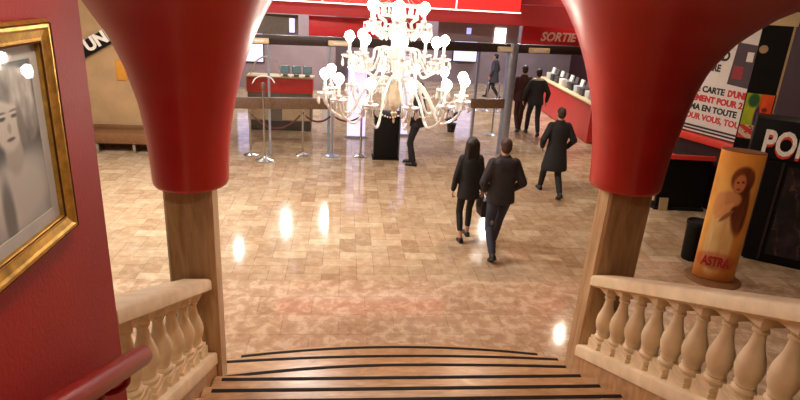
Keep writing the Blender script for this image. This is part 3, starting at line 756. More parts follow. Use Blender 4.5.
# merchandise rack next to the right column
mr = empty('display_rack', 'dark display rack of small goods beyond the right column', 'rack', (6.75, 13.0, 0), 0.25)
for x in (-0.4, 0.4):
    for y in (-0.25, 0.25): link('upright', bx((x, y, 0.9), (0.04, 0.04, 1.8)), M['black'], mr, smooth=False)
for z in (0.12, 0.55, 0.98, 1.41, 1.78): link('shelf', bx((0, 0, z), (0.84, 0.54, 0.03)), M['blackwood'], mr, smooth=False)
link('back_panel', bx((0, 0.262, 0.95), (0.76, 0.015, 1.66)), M['darkgrey'], mr, smooth=False)
gc = [(120, 116, 110), (190, 120, 60), (60, 60, 66), (160, 150, 140), (84, 30, 30), (40, 50, 70)]
gn = ['grey', 'orange', 'black', 'pale grey', 'dark red', 'navy']
for j, (z, zn) in enumerate(((0.136, 'bottom'), (0.566, 'second lowest'), (0.996, 'middle'), (1.426, 'upper'))):
    for i in range(3):
        k = (i * 2 + j) % 6; p = Matrix.Rotation(0.25, 3, 'Z') @ V((-0.26 + 0.26 * i, -0.08, z))
        o = tag(link('goods_box', bx((0, 0, 0.13), (0.18, 0.16, 0.26), bevel=0.01), simple('goods_card', rgb(*gc[k]), 0.5), None, (6.75 + p.x, 13.0 + p.y, p.z), rot=(0, 0, 0.25)),
                gn[k] + ' goods box, ' + ['left', 'centre', 'right'][i] + ' on the ' + zn + ' shelf of the dark rack', 'box', 'goods on the display rack')

# ------------------------------------------------------------------ far left corner
bn = empty('bench', 'long brown wooden bench against the beige marble wall', 'bench', (-4.7, 12.75, 0))
link('seat', bx((0, 0, 0.31), (2.9, 0.55, 0.22), bevel=0.02), M['wood'], bn)
link('back_board', bx((0, 0.24, 0.45), (2.9, 0.06, 0.1), bevel=0.01), M['wood'], bn)
for x in (-1.3, -0.45, 0.30, 1.3): link('leg', bx((x, -0.15, 0.1), (0.06, 0.3, 0.2)), M['chrome'], bn, smooth=False)
bp = tag(link('wall_plaque', bx((0, 0, 0), (0.22, 0.03, 0.42), bevel=0.01), simple('orange_plaque', rgb(206, 140, 50), 0.4), None, (-4.72, 13.083, 1.66)), 'small orange plaque on the beige marble wall', 'plaque')
sb = empty('slanted_sign', 'dark slanted sign with white letters high on the beige wall', 'sign', (-5.1, 13.05, 2.25))
link('board', bx((0, 0, 0), (1.5, 0.06, 0.3), rot=(0, -0.52, 0)), M['blackwood'], sb, smooth=False)
text('lettering', 'UNIVI', 0.34, M['text_white'], sb, (-0.22, -0.034, -0.22), (PI / 2, -0.52, 0), 0.006, 0.0, 0.016)
ws = empty('standing_panel', 'white upright panel half hidden behind the red wall edge', 'panel', (-5.5, 12.3, 0))
link('board', bx((0, 0, 0.5), (0.55, 0.04, 0.9)), M['white'], ws, smooth=False)
for x in (-0.2, 0.2): link('foot', bx((x, 0, 0.025), (0.06, 0.3, 0.05)), M['steel'], ws, smooth=False)

# ------------------------------------------------------------------ right side: cash counter, signs, kiosk
cc = empty('cash_counter', 'black counter with coral red rim beneath the white sign', 'counter', (6.2, 9.9, 0))
def cp(d):  # footprint inset by d, right edge parallel to the sign wall
    return [(-0.42 + d, -0.28 + d), (0.50 - d, -0.36 + d), (0.14 - d, 0.74 - d), (-0.42 + d, 0.74 - d)]
link('body', pr(cp(0.03), 'z', 0.06, 0.96), M['blackwood'], cc, smooth=False)
link('plinth', pr(cp(0.0), 'z', 0.0, 0.06), M['black'], cc, smooth=False)
link('worktop', pr(cp(0.01), 'z', 0.96, 1.0), M['black'], cc, smooth=False)
link('red_rim', pr([(-0.43, -0.30), (0.50, -0.38), (0.49, -0.33), (-0.43, -0.25)], 'z', 0.98, 1.06), M['redrim'], cc, smooth=False)
link('red_rim', pr([(-0.43, -0.25), (-0.18, -0.27), (-0.34, 0.5), (-0.43, 0.5)], 'z', 0.99, 1.05), M['redrim'], cc, smooth=False)
link('side_panel', bx((-0.41, 0.0, 0.5), (0.03, 0.4, 0.7)), M['cream'], cc, smooth=False)
tag(link('payment_card_sign', bx((0, 0, 0.12), (0.16, 0.02, 0.24)), M['tan'], None, (5.93, 9.575, 0.0), smooth=False, rot=(-0.15, 0, -0.08)), 'small tan card leaning low on the black counter front', 'card')
# white wall sign, running toward the camera on the right
sa = math.atan2(-1.1, 0.37)
S0 = V((6.48, 10.65, 0)); su = V((0.37, -1.1, 0)).normalized()
sr_ = empty('wall_sign', 'large white sign with black and red lettering above the black counter', 'sign', (S0.x - su.x * 0.6, S0.y - su.y * 0.6, 1.36), sa)
link('panel', bx((1.1, 0.03, 0.97), (2.2, 0.04, 1.94), bevel=0.004), M['white'], sr_)
link('support_wall', bx((1.1, 0.16, 0.29), (2.2, 0.2, 3.29)), M['maroon'], sr_, smooth=False)
link('red_ledge', bx((1.1, -0.02, -0.09), (2.2, 0.16, 0.13), bevel=0.01), M['redrim'], sr_)
for z in (0.05, 0.11): link('black_stripe', bx((1.1, 0.006, z), (2.18, 0.008, 0.032)), M['text_dark'], sr_, smooth=False)
tx = lambda s, size, mat, x, z, b=0.004, sx=1.0: text('lettering', s, size, M[mat], sr_, (x, 0.008, z), (PI / 2, 0, 0), 0.003, 0.0, b, sx=sx)
tx('CARD', 0.24, 'text_dark', 0.86, 1.35, 0.01, 0.85)
tx('OFFERE', 0.17, 'text_dark', 0.80, 1.15, 0.007, 0.85)
tx('VOTRE CARTE', 0.15, 'text_dark', 0.50, 0.755, 0.006); tx("D'UNE", 0.15, 'text_red', 1.54, 0.755, 0.009, 0.85)
tx('ABONNEMENT POUR 2', 0.15, 'text_red', 0.30, 0.585, 0.008)
tx('LE CINEMA EN TOUTE', 0.15, 'text_dark', 0.30, 0.415, 0.006)
tx('TOUT POUR VOUS, TOUT', 0.15, 'text_red', 0.24, 0.245, 0.006)
link('pictured_can', bx((1.70, 0.006, 1.31), (0.40, 0.008, 0.72), rot=(0, 0.06, 0)), simple('grey_purple_print', rgb(74, 62, 74), 0.5), sr_, smooth=False)
link('pictured_label', bx((1.64, 0.003, 1.18), (0.2, 0.012, 0.22)), simple('dull_red_print', rgb(150, 46, 56), 0.5), sr_, smooth=False)
link('pictured_label', bx((1.80, 0.002, 1.46), (0.12, 0.013, 0.16)), M['white'], sr_, smooth=False)
# tall dark cabinet with coloured poster
tc = empty('poster_cabinet', 'tall dark cabinet with a green and orange poster low on its front', 'cabinet', (6.39, 8.4, 0), -0.62)
link('body', bx((0, 0.2, 1.72), (0.40, 0.36, 3.3)), M['blackwood'], tc, smooth=False)
link('plinth', bx((0, 0.2, 0.035), (0.48, 0.4, 0.07)), M['black'], tc, smooth=False)
link('cornice', bx((0, 0.2, 3.47), (0.48, 0.4, 0.2), bevel=0.01), M['cream'], tc)
link('edge_strip', bx((0.205, 0.03, 1.72), (0.03, 0.03, 3.3)), M['tan'], tc, smooth=False)
def popart(u, v):
    if v < 0.3:
        t = fbm(u * 9, v * 22, 2); s = math.sin((u * 9 + v * 26))
        return (206, 60, 56) if s > 0.15 else (224, 196, 170) if t > 0.3 else (150, 70, 50)
    if u < 0.52: c = mixc((120, 160, 30), (206, 196, 40), fbm(u * 7, v * 6, 4)); c = mixc(c, (36, 90, 50), ell(u, v, 0.3, 0.85, 0.2, 0.15, 0.6))
    else: c = mixc((222, 62, 26), (240, 110, 40), fbm(u * 6, v * 6, 8))
    c = mixc(c, (60, 40, 90), ell(u, v, 0.5, 0.5, 0.09, 0.25, 0.7)); c = mixc(c, (110, 30, 30), ell(u, v, 0.74, 0.66, 0.10, 0.05, 0.7))
    return c
link('poster_backing', bx((0.0, 0.015, 2.01), (0.40, 0.01, 0.72)), M['black'], tc, smooth=False)
picture('poster', 0.37, 0.70, popart, tc, (0.0, 0.008, 2.01), (PI / 2, 0, 0), M['print'], 44, 60)
link('round_badge', lat([(0.0, 0.0), (0.06, 0.0), (0.06, 0.01), (0, 0.012)], 18, Matrix.Rotation(PI / 2, 4, 'X')), M['tan'], tc, (-0.12, 0.02, 3.02))
# lens shaped poster totem
def totem_art(u, v):
    # u across the printed front, v up
    c = mixc((206, 128, 40), (244, 190, 104), fbm(u * 3, v * 5, 1))
    c = mixc(c, (232, 150, 60), max(0, v - 0.75) * 3)
    c = mixc(c, (150, 70, 20), 0.7 * max(0, 0.25 - v) * 3)
    dress = mixc((196, 140, 70), (250, 226, 170), fbm(u * 11, v * 4, 6))
    w_ = 0.18 + 0.16 * max(0, 0.55 - v)
    c = mixc(c, dress, ell(u, v, 0.42, 0.38, w_, 0.34, 0.25))
    hairc = mixc((58, 24, 10), (150, 74, 30), fbm(u * 18, v * 7, 9))
    c = mixc(c, hairc, ell(u, v, 0.62, 0.60, 0.13, 0.22, 0.4, 0.25))
    c = mixc(c, (206, 140, 86), ell(u, v, 0.46, 0.655, 0.15, 0.06, 0.4))
    c = mixc(c, (216, 150, 92), ell(u, v, 0.30, 0.60, 0.085, 0.10, 0.35, -0.4))
    c = mixc(c, (224, 158, 98), ell(u, v, 0.40, 0.555, 0.14, 0.034, 0.4, 0.5))
    c = mixc(c, (150, 90, 50), ell(u, v, 0.45, 0.52, 0.10, 0.02, 0.6, 0.5))
    c = mixc(c, hairc, ell(u, v, 0.57, 0.805, 0.17, 0.10, 0.3))
    c = mixc(c, (198, 122, 74), ell(u, v, 0.53, 0.775, 0.085, 0.07, 0.3, 0.2))
    c = mixc(c, (70, 30, 14), ell(u, v, 0.50, 0.785, 0.022, 0.007, 0.5)); c = mixc(c, (70, 30, 14), ell(u, v, 0.57, 0.79, 0.022, 0.007, 0.5))
    c = mixc(c, (140, 60, 40), ell(u, v, 0.525, 0.735, 0.03, 0.008, 0.5))
    c = mixc(c, (176, 44, 34), ell(u, v, 0.45, 0.155, 0.36, 0.07, 0.4) * 0.35)
    return c
tt = empty('poster_totem', 'upright orange film poster column showing a robed figure', 'poster stand', (5.19, 6.86, 0), -0.5)
TW, TD, TH = 0.262, 0.14, 1.84
def lens(a): return (TW * math.copysign(abs(math.cos(a)) ** 1.0, math.cos(a)), TD * math.sin(a))
bm = bmesh.new(); n = 40
vb = [bm.verts.new((*lens(2 * PI * i / n), 0.02)) for i in range(n)]; vt = [bm.verts.new((*lens(2 * PI * i / n), TH)) for i in range(n)]
for i in range(n): bm.faces.new((vb[i], vb[(i + 1) % n], vt[(i + 1) % n], vt[i]))
bm.faces.new(vb[::-1]); bm.faces.new(vt); link('cardboard_body', bm, simple('brown_card', rgb(120, 64, 26), 0.6), tt, angle=0.8)
def wrap(u, v):
    a_ = PI + PI * u; x, y = lens(a_); return (x * 1.006, y * 1.012, 0.03 + v * (TH - 0.04))
picture('printed_front', 1, 1, totem_art, tt, (0, 0, 0), (0, 0, 0), M['print'], 60, 120, curve=wrap)
text('lettering', 'ASTRA', 0.19, simple('dark_red_print', rgb(170, 34, 30), 0.6), tt, (-0.2, -0.148, 0.24), (PI / 2, 0, 0), 0.004, 0, 0.006, sx=0.6)
link('round_base', lat([(0.36, 0.0), (0.36, 0.012), (0.33, 0.02)], 36), M['wood'], tt)
# bin
bi = empty('waste_bin', 'round black waste bin behind the orange poster column', 'bin', (5.25, 7.5, 0))
link('body', lat([(0.13, 0.0), (0.14, 0.02), (0.155, 0.56)], 28), M['blackwood'], bi)
link('rim', lat([(0.15, 0.55), (0.163, 0.56), (0.163, 0.6), (0.15, 0.61), (0.13, 0.58)], 28), M['black'], bi)
# popcorn kiosk
kc = empty('popcorn_stand', 'black popcorn stand with white POP letters and dark poster front', 'stand', (6.62, 7.2, 0), -0.6)
link('cabinet', bx((0.12, 0.3, 0.79), (1.5, 0.6, 1.53)), M['blackwood'], kc, smooth=False)
link('plinth', bx((0.12, 0.3, 0.015), (1.44, 0.56, 0.03)), M['black'], kc, smooth=False)
hd = link('header', bx((0.0, 0.25, 1.845), (1.76, 0.5, 0.57), bevel=0.01), M['blackwood'], kc)
text('lettering', 'POPCORN', 0.48, M['text_white'], hd, (-0.75, -0.006, 1.64), (PI / 2, 0, 0), 0.012, 0.0, 0.012, sx=0.66)
text('lettering_lower_edge', 'POPCORN', 0.48, M['redrim'], hd, (-0.75, 0.004, 1.60), (PI / 2, 0, 0), 0.012, 0.0, 0.012, sx=0.66)
def dark_poster(u, v):
    t = fbm(u * 7, v * 12, 12); c = mixc((18, 14, 18), (60, 46, 58), (t - 0.3) * 1.6)
    c = mixc(c, (120, 104, 126), ell(u, v, 0.52, 0.86, 0.3, 0.12, 0.8) * fbm(u * 16, v * 16, 3) * 1.2)
    c = mixc(c, (116, 84, 66), (0.7 if abs(math.sin(u * 9 + 4 * v + 3 * fbm(u * 5, v * 5, 7))) < 0.12 else 0) * fbm(u * 9, v * 9, 14) * 1.4)
    return c
link('poster_backing', bx((0.08, -0.006, 0.82), (0.90, 0.012, 1.38)), M['black'], kc, smooth=False)
picture('poster', 0.86, 1.34, dark_poster, kc, (0.08, -0.0145, 0.82), (PI / 2, 0, 0), M['print'], 60, 90)
link('frame_strip', bx((-0.42, -0.01, 0.79), (0.03, 0.03, 1.5)), M['transom'], kc, smooth=False)
# carved golden figure half visible at the right edge
gf = empty('popcorn_scoop_stand', 'golden bracket feet at the right end of the dark poster front', 'bracket', (6.75, 6.62, 0), -0.6)
bm = bmesh.new()
tube(bm, catmull([(-0.1, 0, 0.03), (-0.05, 0, 0.12), (0.0, 0, 0.3), (0.0, 0, 0.62), (-0.02, 0, 0.68), (-0.06, 0, 0.6)]), 0.022, 8)
tube(bm, catmull([(0.1, 0, 0.03), (0.05, 0, 0.12), (0.0, 0, 0.28)]), 0.022, 8); link('scroll', bm, M['gold'], gf)
link('foot', bx((0, 0, 0.02), (0.34, 0.12, 0.04), bevel=0.008), M['gold'], gf)

# ------------------------------------------------------------------ people
def capsule(bm, p, q, r0, r1, seg=14):
    p, q = V(p), V(q); d = q - p; L = d.length; prof = []
    for i in range(6):
        a_ = PI / 2 * i / 5; prof.append((r0 * math.sin(a_), -r0 * math.cos(a_)))
    for i in range(6):
        a_ = PI / 2 * i / 5; prof.append((r1 * math.cos(a_), L + r1 * math.sin(a_)))
    x, y = frame_of(d) if L > 1e-6 else (V((1, 0, 0)), V((0, 1, 0)))
    dd = d.normalized() if L > 1e-6 else V((0, 0, 1))
    m = Matrix((x, y, dd)).transposed().to_4x4()
    if m.determinant() < 0: m = Matrix((y, x, dd)).transposed().to_4x4()
    lathe(bm, prof, seg, Matrix.Translation(p) @ m, cap=False)
def ellipsoid(bm, c, r, rot=None):
    m = Matrix.Translation(V(c))
    if rot: m = m @ Euler(rot).to_matrix().to_4x4()
    bmesh.ops.create_uvsphere(bm, u_segments=20, v_segments=14, radius=1.0, matrix=m @ Matrix.Diagonal((*r, 1)))
def rings_loft(bm, rs, seg=24):
    """rs: (cx, cy, z, rx, ry)"""
    R = [[bm.verts.new((cx + rx * math.cos(2 * PI * k / seg), cy + ry * math.sin(2 * PI * k / seg), z)) for k in range(seg)] for cx, cy, z, rx, ry in rs]
    for a_, b_ in zip(R, R[1:]):
        for k in range(seg):
            j = (k + 1) % seg; bm.faces.new((a_[k], a_[j], b_[j], b_[k]))
    bm.faces.new(R[0][::-1]); bm.faces.new(R[-1])
def fuse(name, bm, mat, parent, voxel, it=3, s=1.0):
    bmesh.ops.recalc_face_normals(bm, faces=bm.faces[:])
    me = bpy.data.meshes.new(name); bm.to_mesh(me); bm.free()
    o = bpy.data.objects.new(name, me); C.objects.link(o)
    md = o.modifiers.new('r', 'REMESH'); md.mode = 'VOXEL'; md.voxel_size = voxel
    ms = o.modifiers.new('s', 'SMOOTH'); ms.iterations = it; ms.factor = 0.5
    dg = bpy.context.evaluated_depsgraph_get()
    m2 = bpy.data.meshes.new_from_object(o.evaluated_get(dg)); m2.name = name
    o.modifiers.clear(); o.data = m2; bpy.data.meshes.remove(me)
    m2.materials.clear(); m2.materials.append(mat)
    m2.transform(Matrix.Scale(s, 4))
    for p in m2.polygons: p.use_smooth = True
    if parent: o.parent = parent
    return o
def ik(a_, b_, l1, l2, pole):
    d = b_ - a_; L = min(d.length, (l1 + l2) * 0.999); u = d.normalized(); b_ = a_ + u * L
    x = (l1 * l1 - l2 * l2 + L * L) / (2 * L); h = math.sqrt(max(0, l1 * l1 - x * x))
    n_ = (pole - u * pole.dot(u)).normalized(); return a_ + u * x + n_ * h, b_
def person(label, loc, rz, H, feet, wrists, hair='hair', long_hair=False, top='cloth_black', hem=0.86, flare=0.0, legs='cloth_black', hood=False, collar=None, female=False, leg_r=1.0, fists=False, patch=False, head_turn=0.0, lean=0.0, group=None):
    """feet: [(x,y,z,pitch)] left,right ankle targets; wrists: left,right; local frame faces +Y, 1.75 m figure scaled to H"""
    s = H / 1.75; w = 0.9 if female else 1.0
    drop = 0.0
    st_ = abs(feet[0][1] - feet[1][1]); drop = 0.05 * (st_ / 0.7) ** 2
    hz = 0.92 - drop
    dz = -drop
    ly = lambda z: lean * max(0, z - 0.9)
    sh = [V((-0.175 * w, ly(1.4), 1.42 + dz)), V((0.175 * w, ly(1.4), 1.42 + dz))]
    hp = [V((-0.09, 0, hz)), V((0.09, 0, hz))]
    an = [V((f[0], f[1], f[2])) for f in feet]
    kn = []
    for i in range(2):
        k, a2 = ik(hp[i], an[i], 0.44, 0.42, V((0.05 * (-1, 1)[i], 1, 0.0))); kn.append(k); an[i] = a2
    wr = [V((x, y, z + dz)) for x, y, z in wrists]; el = []
    for i in range(2):
        e, w2 = ik(sh[i], wr[i], 0.30, 0.26, V(((-0.7, 0.7)[i], -1, -0.2))); el.append(e); wr[i] = w2
    hc = V((0, 0.02 + ly(1.6), 1.635 + dz))
    bm = bmesh.new()
    tors = [(0, 0, hz - 0.09, 0.10, 0.08), (0, 0, hz - 0.02, 0.155, 0.105), (0, -0.005, 1.0 + dz, 0.155 * (1.02 if female else 1), 0.11), (0, 0, 1.12 + dz, 0.135 * w, 0.095), (0, 0.005, 1.27 + dz, 0.158 * w, 0.115), (0, 0, 1.37 + dz, 0.168 * w, 0.105), (0, -0.005, 1.435 + dz, 0.14 * w, 0.075), (0, -0.005, 1.475 + dz, 0.065, 0.055)]
    tors = [(a_, b_ + ly(z), z, c, d) for a_, b_, z, c, d in tors]
    rings_loft(bm, tors)
    capsule(bm, (0, -0.005 + ly(1.45), 1.44 + dz), hc + V((0, -0.02, -0.06)), 0.055 * w, 0.052 * w)
    R3 = Matrix.Rotation(head_turn, 3, 'Z')
    P = lambda x, y, z: hc + R3 @ V((x, y, z))
    ellipsoid(bm, P(0, -0.012, 0.025), (0.074, 0.095, 0.092), (0, 0, head_turn))
    ellipsoid(bm, P(0, 0.022, -0.045), (0.056, 0.068, 0.075), (0, 0, head_turn))
    capsule(bm, P(0, 0.082, 0.012), P(0, 0.104, -0.028), 0.009, 0.013)      # nose
    for sx in (-1, 1):
        ellipsoid(bm, P(0.075 * sx, -0.012, -0.01), (0.012, 0.02, 0.032), (0, 0, head_turn))   # ears
        capsule(bm, P(0.012 * sx, 0.088, 0.026), P(0.045 * sx, 0.074, 0.026), 0.008, 0.008)      # brow
    ellipsoid(bm, P(0, 0.082, -0.062), (0.026, 0.012, 0.009), (0, 0, head_turn))             # lips
    ellipsoid(bm, P(0, 0.070, -0.1), (0.026, 0.02, 0.016), (0, 0, head_turn))                # chin
    for i in range(2):
        sg_ = (-1, 1)[i]
        capsule(bm, sh[i] + V((-0.02 * sg_, 0, -0.01)), el[i], 0.05 * w, 0.04 * w); capsule(bm, el[i], wr[i], 0.041 * w, 0.027 * w)
        d = (wr[i] - el[i]).normalized(); side = V((sg_, 0, 0)); nrm = d.cross(V((0, 1, 0)))
        # palm plane: width along Y-ish, thickness along X
        wv = (V((0, 1, 0)) - d * d.y)
        if wv.length < 0.3: wv = V((0, 0, 1)) - d * d.z
        wv.normalize(); tv = d.cross(wv) * (1 if d.cross(wv).x * sg_ < 0 else -1)
        p0 = wr[i] + d * 0.012; p1 = wr[i] + d * 0.085
        for q in (-0.026, -0.009, 0.009, 0.026): capsule(bm, p0 + wv * q * 0.7, p1 + wv * q, 0.016, 0.013)
        curl = 1.1 if fists else 0.45
        for q, L in ((-0.030, 0.062), (-0.010, 0.076), (0.010, 0.082), (0.030, 0.072)):
            b0 = p1 + wv * q; a1 = curl * 0.6; a2 = curl * 1.7
            b1 = b0 + (d * math.cos(a1) + tv * math.sin(a1)) * L * 0.5; b2 = b1 + (d * math.cos(a2) + tv * math.sin(a2)) * L * 0.5
            capsule(bm, b0, b1, 0.0092, 0.0088, 8); capsule(bm, b1, b2, 0.0088, 0.0075, 8)
        t0 = p0 + wv * 0.026 + d * 0.012; t1 = t0 + (wv * 0.7 + d * 0.6 + tv * 0.4).normalized() * 0.045; t2 = t1 + (d * 0.8 + tv * 0.5 + wv * 0.1).normalized() * 0.035
        capsule(bm, t0, t1, 0.013, 0.011, 8); capsule(bm, t1, t2, 0.011, 0.009, 8)
        capsule(bm, hp[i], kn[i], 0.078, 0.05); capsule(bm, kn[i], kn[i].lerp(an[i], 0.35), 0.05, 0.05); capsule(bm, kn[i].lerp(an[i], 0.35), an[i], 0.05, 0.035)
        f = feet[i]; pt = f[3]; fd = V((0, math.cos(pt), -math.sin(pt))); dn = V((0, -math.sin(pt), -math.cos(pt)))
        capsule(bm, an[i] + dn * 0.04 - fd * 0.03, an[i] + dn * 0.055 + fd * 0.13, 0.032, 0.024)
    body = fuse('person', bm, M['skin'], None, 0.0085, 2, s)
    body.location = loc; body.rotation_euler = (0, 0, rz); tag(body, label, 'person', group)
    # eyes
    for sx in (-1, 1):
        bm = bmesh.new(); ellipsoid(bm, P(0.031 * sx, 0.076, 0.006) * s, (0.011 * s, 0.008 * s, 0.007 * s)); link('eye', bm, M['eye'], body)
    # hair
    bm = bmesh.new()
    ellipsoid(bm, P(0, -0.02, 0.04), (0.081, 0.098, 0.09), (0, 0, head_turn))
    ellipsoid(bm, P(0, -0.04, 0.0), (0.078, 0.075, 0.09), (0, 0, head_turn))
    if long_hair:
        ellipsoid(bm, P(0, -0.025, 0.03), (0.095, 0.108, 0.105)); 
        for x in (-0.055, -0.02, 0.02, 0.055): capsule(bm, P(x, -0.06, 0.03), P(x * 1.35, -0.095, -0.32 + abs(x)), 0.055, 0.04)
        for sx in (-1, 1): capsule(bm, P(0.075 * sx, -0.02, 0.03), P(0.105 * sx, -0.03, -0.24), 0.035, 0.03)
    h = fuse('hair', bm, M[hair], body, 0.011, 3, s)
    # trousers
    bm = bmesh.new()
    rings_loft(bm, [(0, 0, hz - 0.10, 0.12, 0.10), (0, 0, hz - 0.02, 0.172, 0.122), (0, -0.005, hz + 0.09, 0.166, 0.118), (0, 0, hz + 0.16, 0.15, 0.105)])
    for i in range(2):
        capsule(bm, hp[i], kn[i], 0.092 * leg_r, 0.066 * leg_r); capsule(bm, kn[i], kn[i].lerp(an[i], 0.4), 0.066 * leg_r, 0.064 * leg_r)
        capsule(bm, kn[i].lerp(an[i], 0.4), an[i].lerp(kn[i], 0.09 if leg_r > 0.9 else 0.28), 0.064 * leg_r, 0.055 * leg_r)
    tr = fuse('trousers', bm, M[legs], body, 0.012, 3, s)
    if patch:
        bm = bmesh.new(); c0 = hp[0].lerp(kn[0], 0.82); ellipsoid(bm, (c0 + V((0.01, -0.055, 0.0))) * s, (0.028 * s, 0.024 * s, 0.045 * s)); link('worn_patch', bm, M['jeans_light'], tr)
    for i in range(2):
        bm = bmesh.new(); f = feet[i]; pt = f[3]; fd = V((0, math.cos(pt), -math.sin(pt))); dn = V((0, -math.sin(pt), -math.cos(pt)))
        capsule(bm, an[i] + dn * 0.045 - fd * 0.035, an[i] + dn * 0.05 + fd * 0.03, 0.043, 0.042); capsule(bm, an[i] + dn * 0.05 + fd * 0.03, an[i] + dn * 0.06 + fd * 0.14, 0.042, 0.034)
        box(bm, an[i] + dn * 0.083 + fd * 0.055, (0.078, 0.26, 0.018), rot=(-pt, 0, 0))
        if leg_r > 0.9 or not female: capsule(bm, an[i], an[i] + dn * 0.03, 0.045, 0.045)
        fuse('shoe', bm, M['leather'], body, 0.009, 2, s)
    # jacket or coat
    bm = bmesh.new(); q = 0.032
    hemr = 0.19 * w + flare
    zs = [(hem, hemr, 0.15 + flare * 0.8), (hem + 0.06, hemr, 0.15 + flare * 0.8)]
    if hem < 0.75: zs.append((0.95, 0.195, 0.15))
    zs += [(1.08, 0.178 * w, 0.137), (1.27, 0.19 * w + 0.005, 0.147), (1.38, 0.195 * w, 0.132), (1.45, 0.165 * w, 0.10), (1.5, 0.085, 0.08), (1.525, 0.078, 0.074)]
    rings_loft(bm, [(0, -0.004 + ly(z), z + dz, a_, b_) for z, a_, b_ in zs])
    for i in range(2):
        capsule(bm, sh[i] + V(((0.02, -0.02)[i], 0, -0.012)), el[i], 0.078 * w, 0.062 * w); capsule(bm, el[i], el[i].lerp(wr[i], 0.93), 0.063 * w, 0.046 * w)
    if hood:
        capsule(bm, (-0.09, -0.095, 1.44 + dz), (0.09, -0.095, 1.44 + dz), 0.055, 0.055); ellipsoid(bm, (0, -0.125, 1.40 + dz), (0.115, 0.05, 0.09))
    jk = fuse('jacket' if hem > 0.7 else 'coat', bm, M[top], body, 0.012, 4, s)
    if collar:
        bm = bmesh.new(); tube(bm, [(0.12 * math.cos(t) * s, (0.105 * math.sin(t) - 0.005) * s, (1.49 + dz - 0.01 * math.sin(t)) * s) for t in [2 * PI * k / 24 for k in range(24)]], 0.033 * s, 10, closed=True)
        link('collar', bm, M[collar], body)
    return body, s
rest = lambda y=0.0, o=0.27, z=0.86: o
# woman with long hair and bag
wb, ws_ = person('person with long dark hair in a dark jacket and black leggings, walking', (1.90, 8.10, 0), 0.10, 1.61, [(-0.10, -0.10, 0.095, 0.25), (0.10, 0.17, 0.085, 0.0)], [(-0.25, 0.04, 0.87), (0.25, 0.02, 0.82)], long_hair=True, top='cloth_black', hem=0.76, flare=0.015, legs='cloth_black', female=True, leg_r=0.86, fists=True, lean=0.02, group=None)
hb = empty('shopping_bag', 'black shopping bag hanging from the hand of the long haired person', 'bag', (2.135, 8.085, 0.42), 0.1)
bm = bmesh.new()
vs = [[(-0.045, -0.12), (0.045, -0.12), (0.045, 0.12), (-0.045, 0.12)], [(-0.06, -0.14), (0.06, -0.14), (0.06, 0.14), (-0.06, 0.14)], [(-0.05, -0.15), (0.05, -0.15), (0.05, 0.15), (-0.05, 0.15)]]
R = [[bm.verts.new((x, y, z)) for x, y in ring] for ring, z in zip(vs, (0, 0.12, 0.27))]
for a_, b_ in zip(R, R[1:]):
    for k in range(4): bm.faces.new((a_[k], a_[(k + 1) % 4], b_[(k + 1) % 4], b_[k]))
bm.faces.new(R[0][::-1]); bm.faces.new(R[-1]); link('bag_body', bm, M['leather'], hb, smooth=False)
for sx in (-0.035, 0.035): link('handle', tb(catmull([(sx, -0.08, 0.26), (sx * 0.5, -0.05, 0.33), (0, 0, 0.36), (sx * 0.5, 0.05, 0.33), (sx, 0.08, 0.26)]), 0.006, 6), M['greycloth'], hb)
# man beside her
person('person in a dark hooded jacket and blue jeans walking beside the long haired person', (2.24, 7.56, 0), 0.06, 1.77, [(-0.12, -0.27, 0.13, 0.55), (0.08, 0.33, 0.085, -0.05)], [(-0.20, 0.13, 0.98), (0.20, 0.13, 0.98)], hair='hair2', top='cloth_char', hem=0.85, flare=0.012, legs='jeans', hood=True, patch=True, leg_r=1.0)
# long coat on the right
person('person in a long black coat walking toward the exit, near the right column', (4.04, 10.35, 0), 0.0, 1.74, [(-0.10, 0.33, 0.09, 0.0), (0.06, -0.33, 0.13, 0.5)], [(-0.24, 0.12, 0.97), (0.24, 0.12, 0.97)], hair='hair2', top='cloth_black', hem=0.56, flare=0.06, legs='cloth_black')
# at the exit
person('person in black with a pale collar walking out through the exit doorway', (5.28, 15.55, 0), -0.1, 1.84, [(-0.10, 0.26, 0.09, 0.0), (0.10, -0.24, 0.12, 0.4)], [(-0.30, 0.08, 0.92), (0.30, 0.08, 0.92)], hair='hair', top='cloth_black', hem=0.84, flare=0.02, legs='cloth_black', collar='whitecloth')
person('person in dark red and black, left of the pale collared one at the exit', (5.02, 16.0, 0), 0.0, 1.86, [(-0.09, -0.2, 0.11, 0.3), (0.09, 0.22, 0.09, 0.0)], [(-0.26, 0.02, 0.86), (0.26, 0.02, 0.86)], hair='hair', top='redcloth', hem=0.82, flare=0.02, legs='redcloth')
person('distant person in a dark grey coat striding behind the glass', (5.62, 21.6, 0), 0.9, 1.68, [(-0.1, -0.3, 0.12, 0.4), (0.1, 0.3, 0.09, 0.0)], [(-0.25, 0.06, 0.9), (0.25, 0.06, 0.9)], hair='hair', top='greycloth', hem=0.66, flare=0.04, legs='cloth_black')
person('person in black standing beside the podium, mostly behind the chandelier', (1.60, 12.2, 0), 1.2, 1.80, [(-0.11, 0.0, 0.085, 0.0), (0.11, 0.12, 0.085, 0.0)], [(-0.22, 0.14, 1.0), (0.22, 0.14, 1.0)], hair='hair', top='cloth_black', hem=0.84, flare=0.01, legs='cloth_black')

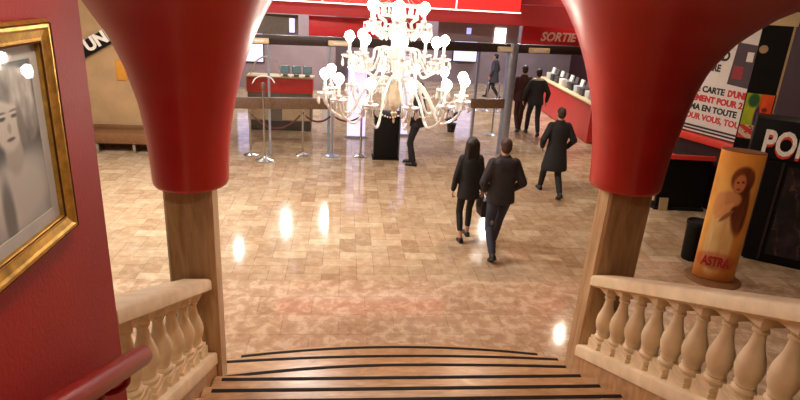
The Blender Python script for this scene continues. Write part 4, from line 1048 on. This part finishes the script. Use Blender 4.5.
# ------------------------------------------------------------------ ceiling lamps
def lamp(x, y, power, label, col=(1.0, 0.86, 0.68), z=CZ):
    size = 0.08 if y > 11 else 0.26
    r = empty('ceiling_light', label, 'ceiling light', (x, y, z), 0, 'ceiling downlights')
    link('ring', lat([(size * 0.5, -0.002), (size * 0.66, -0.004), (size * 0.66, -0.03), (size * 0.56, -0.035), (size * 0.54, -0.01)], 28), M['white'], r)
    link('lens', lat([(0.0, -0.012), (size * 0.53, -0.012), (size * 0.53, -0.004), (0, -0.004)], 24), M['lamp_lens'], r)
    ld = bpy.data.lights.new('downlight', 'AREA'); ld.shape = 'DISK'; ld.size = size; ld.energy = power; ld.color = col
    lo = bpy.data.objects.new('downlight', ld); C.objects.link(lo); lo.parent = r; lo.location = (0, 0, -0.04)
WARM = (1.0, 0.80, 0.60); NEUT = (1.0, 0.97, 0.90); COOL = (0.85, 0.88, 1.0)
lamps = [(-6.2, 7.4, 120, NEUT), (-3.0, 8.8, 180, NEUT), (-0.6, 8.9, 130, NEUT), (2.4, 8.8, 70, WARM), (-5.2, 9.6, 80, NEUT), (5.5, 12.1, 50, WARM), (5.85, 13.6, 50, WARM), (7.6, 8.8, 13, WARM), (5.9, 5.0, 20, WARM), (-4.5, 4.6, 40, NEUT),  # those over the near hall are unseen, added to brighten floor and displays
         (-1.9, 19.2, 160, NEUT), (-0.55, 19.6, 140, NEUT), (5.2, 19.2, 140, NEUT), (5.3, 17.2, 140, NEUT), (-3.15, 17.0, 60, NEUT), (2.4, 24.0, 130, COOL), (6.6, 24.0, 110, COOL),
         (-0.25, 1.5, 20, WARM), (0.55, -1.4, 10, WARM)]
for i, (x, y, p, c) in enumerate(lamps):
    lamp(x, y, p, 'round white downlight, unseen, in the hall ceiling', c)

w = bpy.data.worlds.new('world'); bpy.context.scene.world = w; w.use_nodes = True
w.node_tree.nodes['Background'].inputs[0].default_value = (0.02, 0.015, 0.012, 1)
sc = bpy.context.scene
sc.view_settings.view_transform = 'Standard'; sc.view_settings.look = 'None'; sc.view_settings.gamma = 1.0
sc.view_settings.exposure = -0.08; sc.view_settings.use_curve_mapping = False
sc.cycles.use_denoising = True; sc.cycles.max_bounces = 8; sc.cycles.transparent_max_bounces = 12
sc.cycles.caustics_reflective = False; sc.cycles.caustics_refractive = False; sc.cycles.sample_clamp_indirect = 6.0
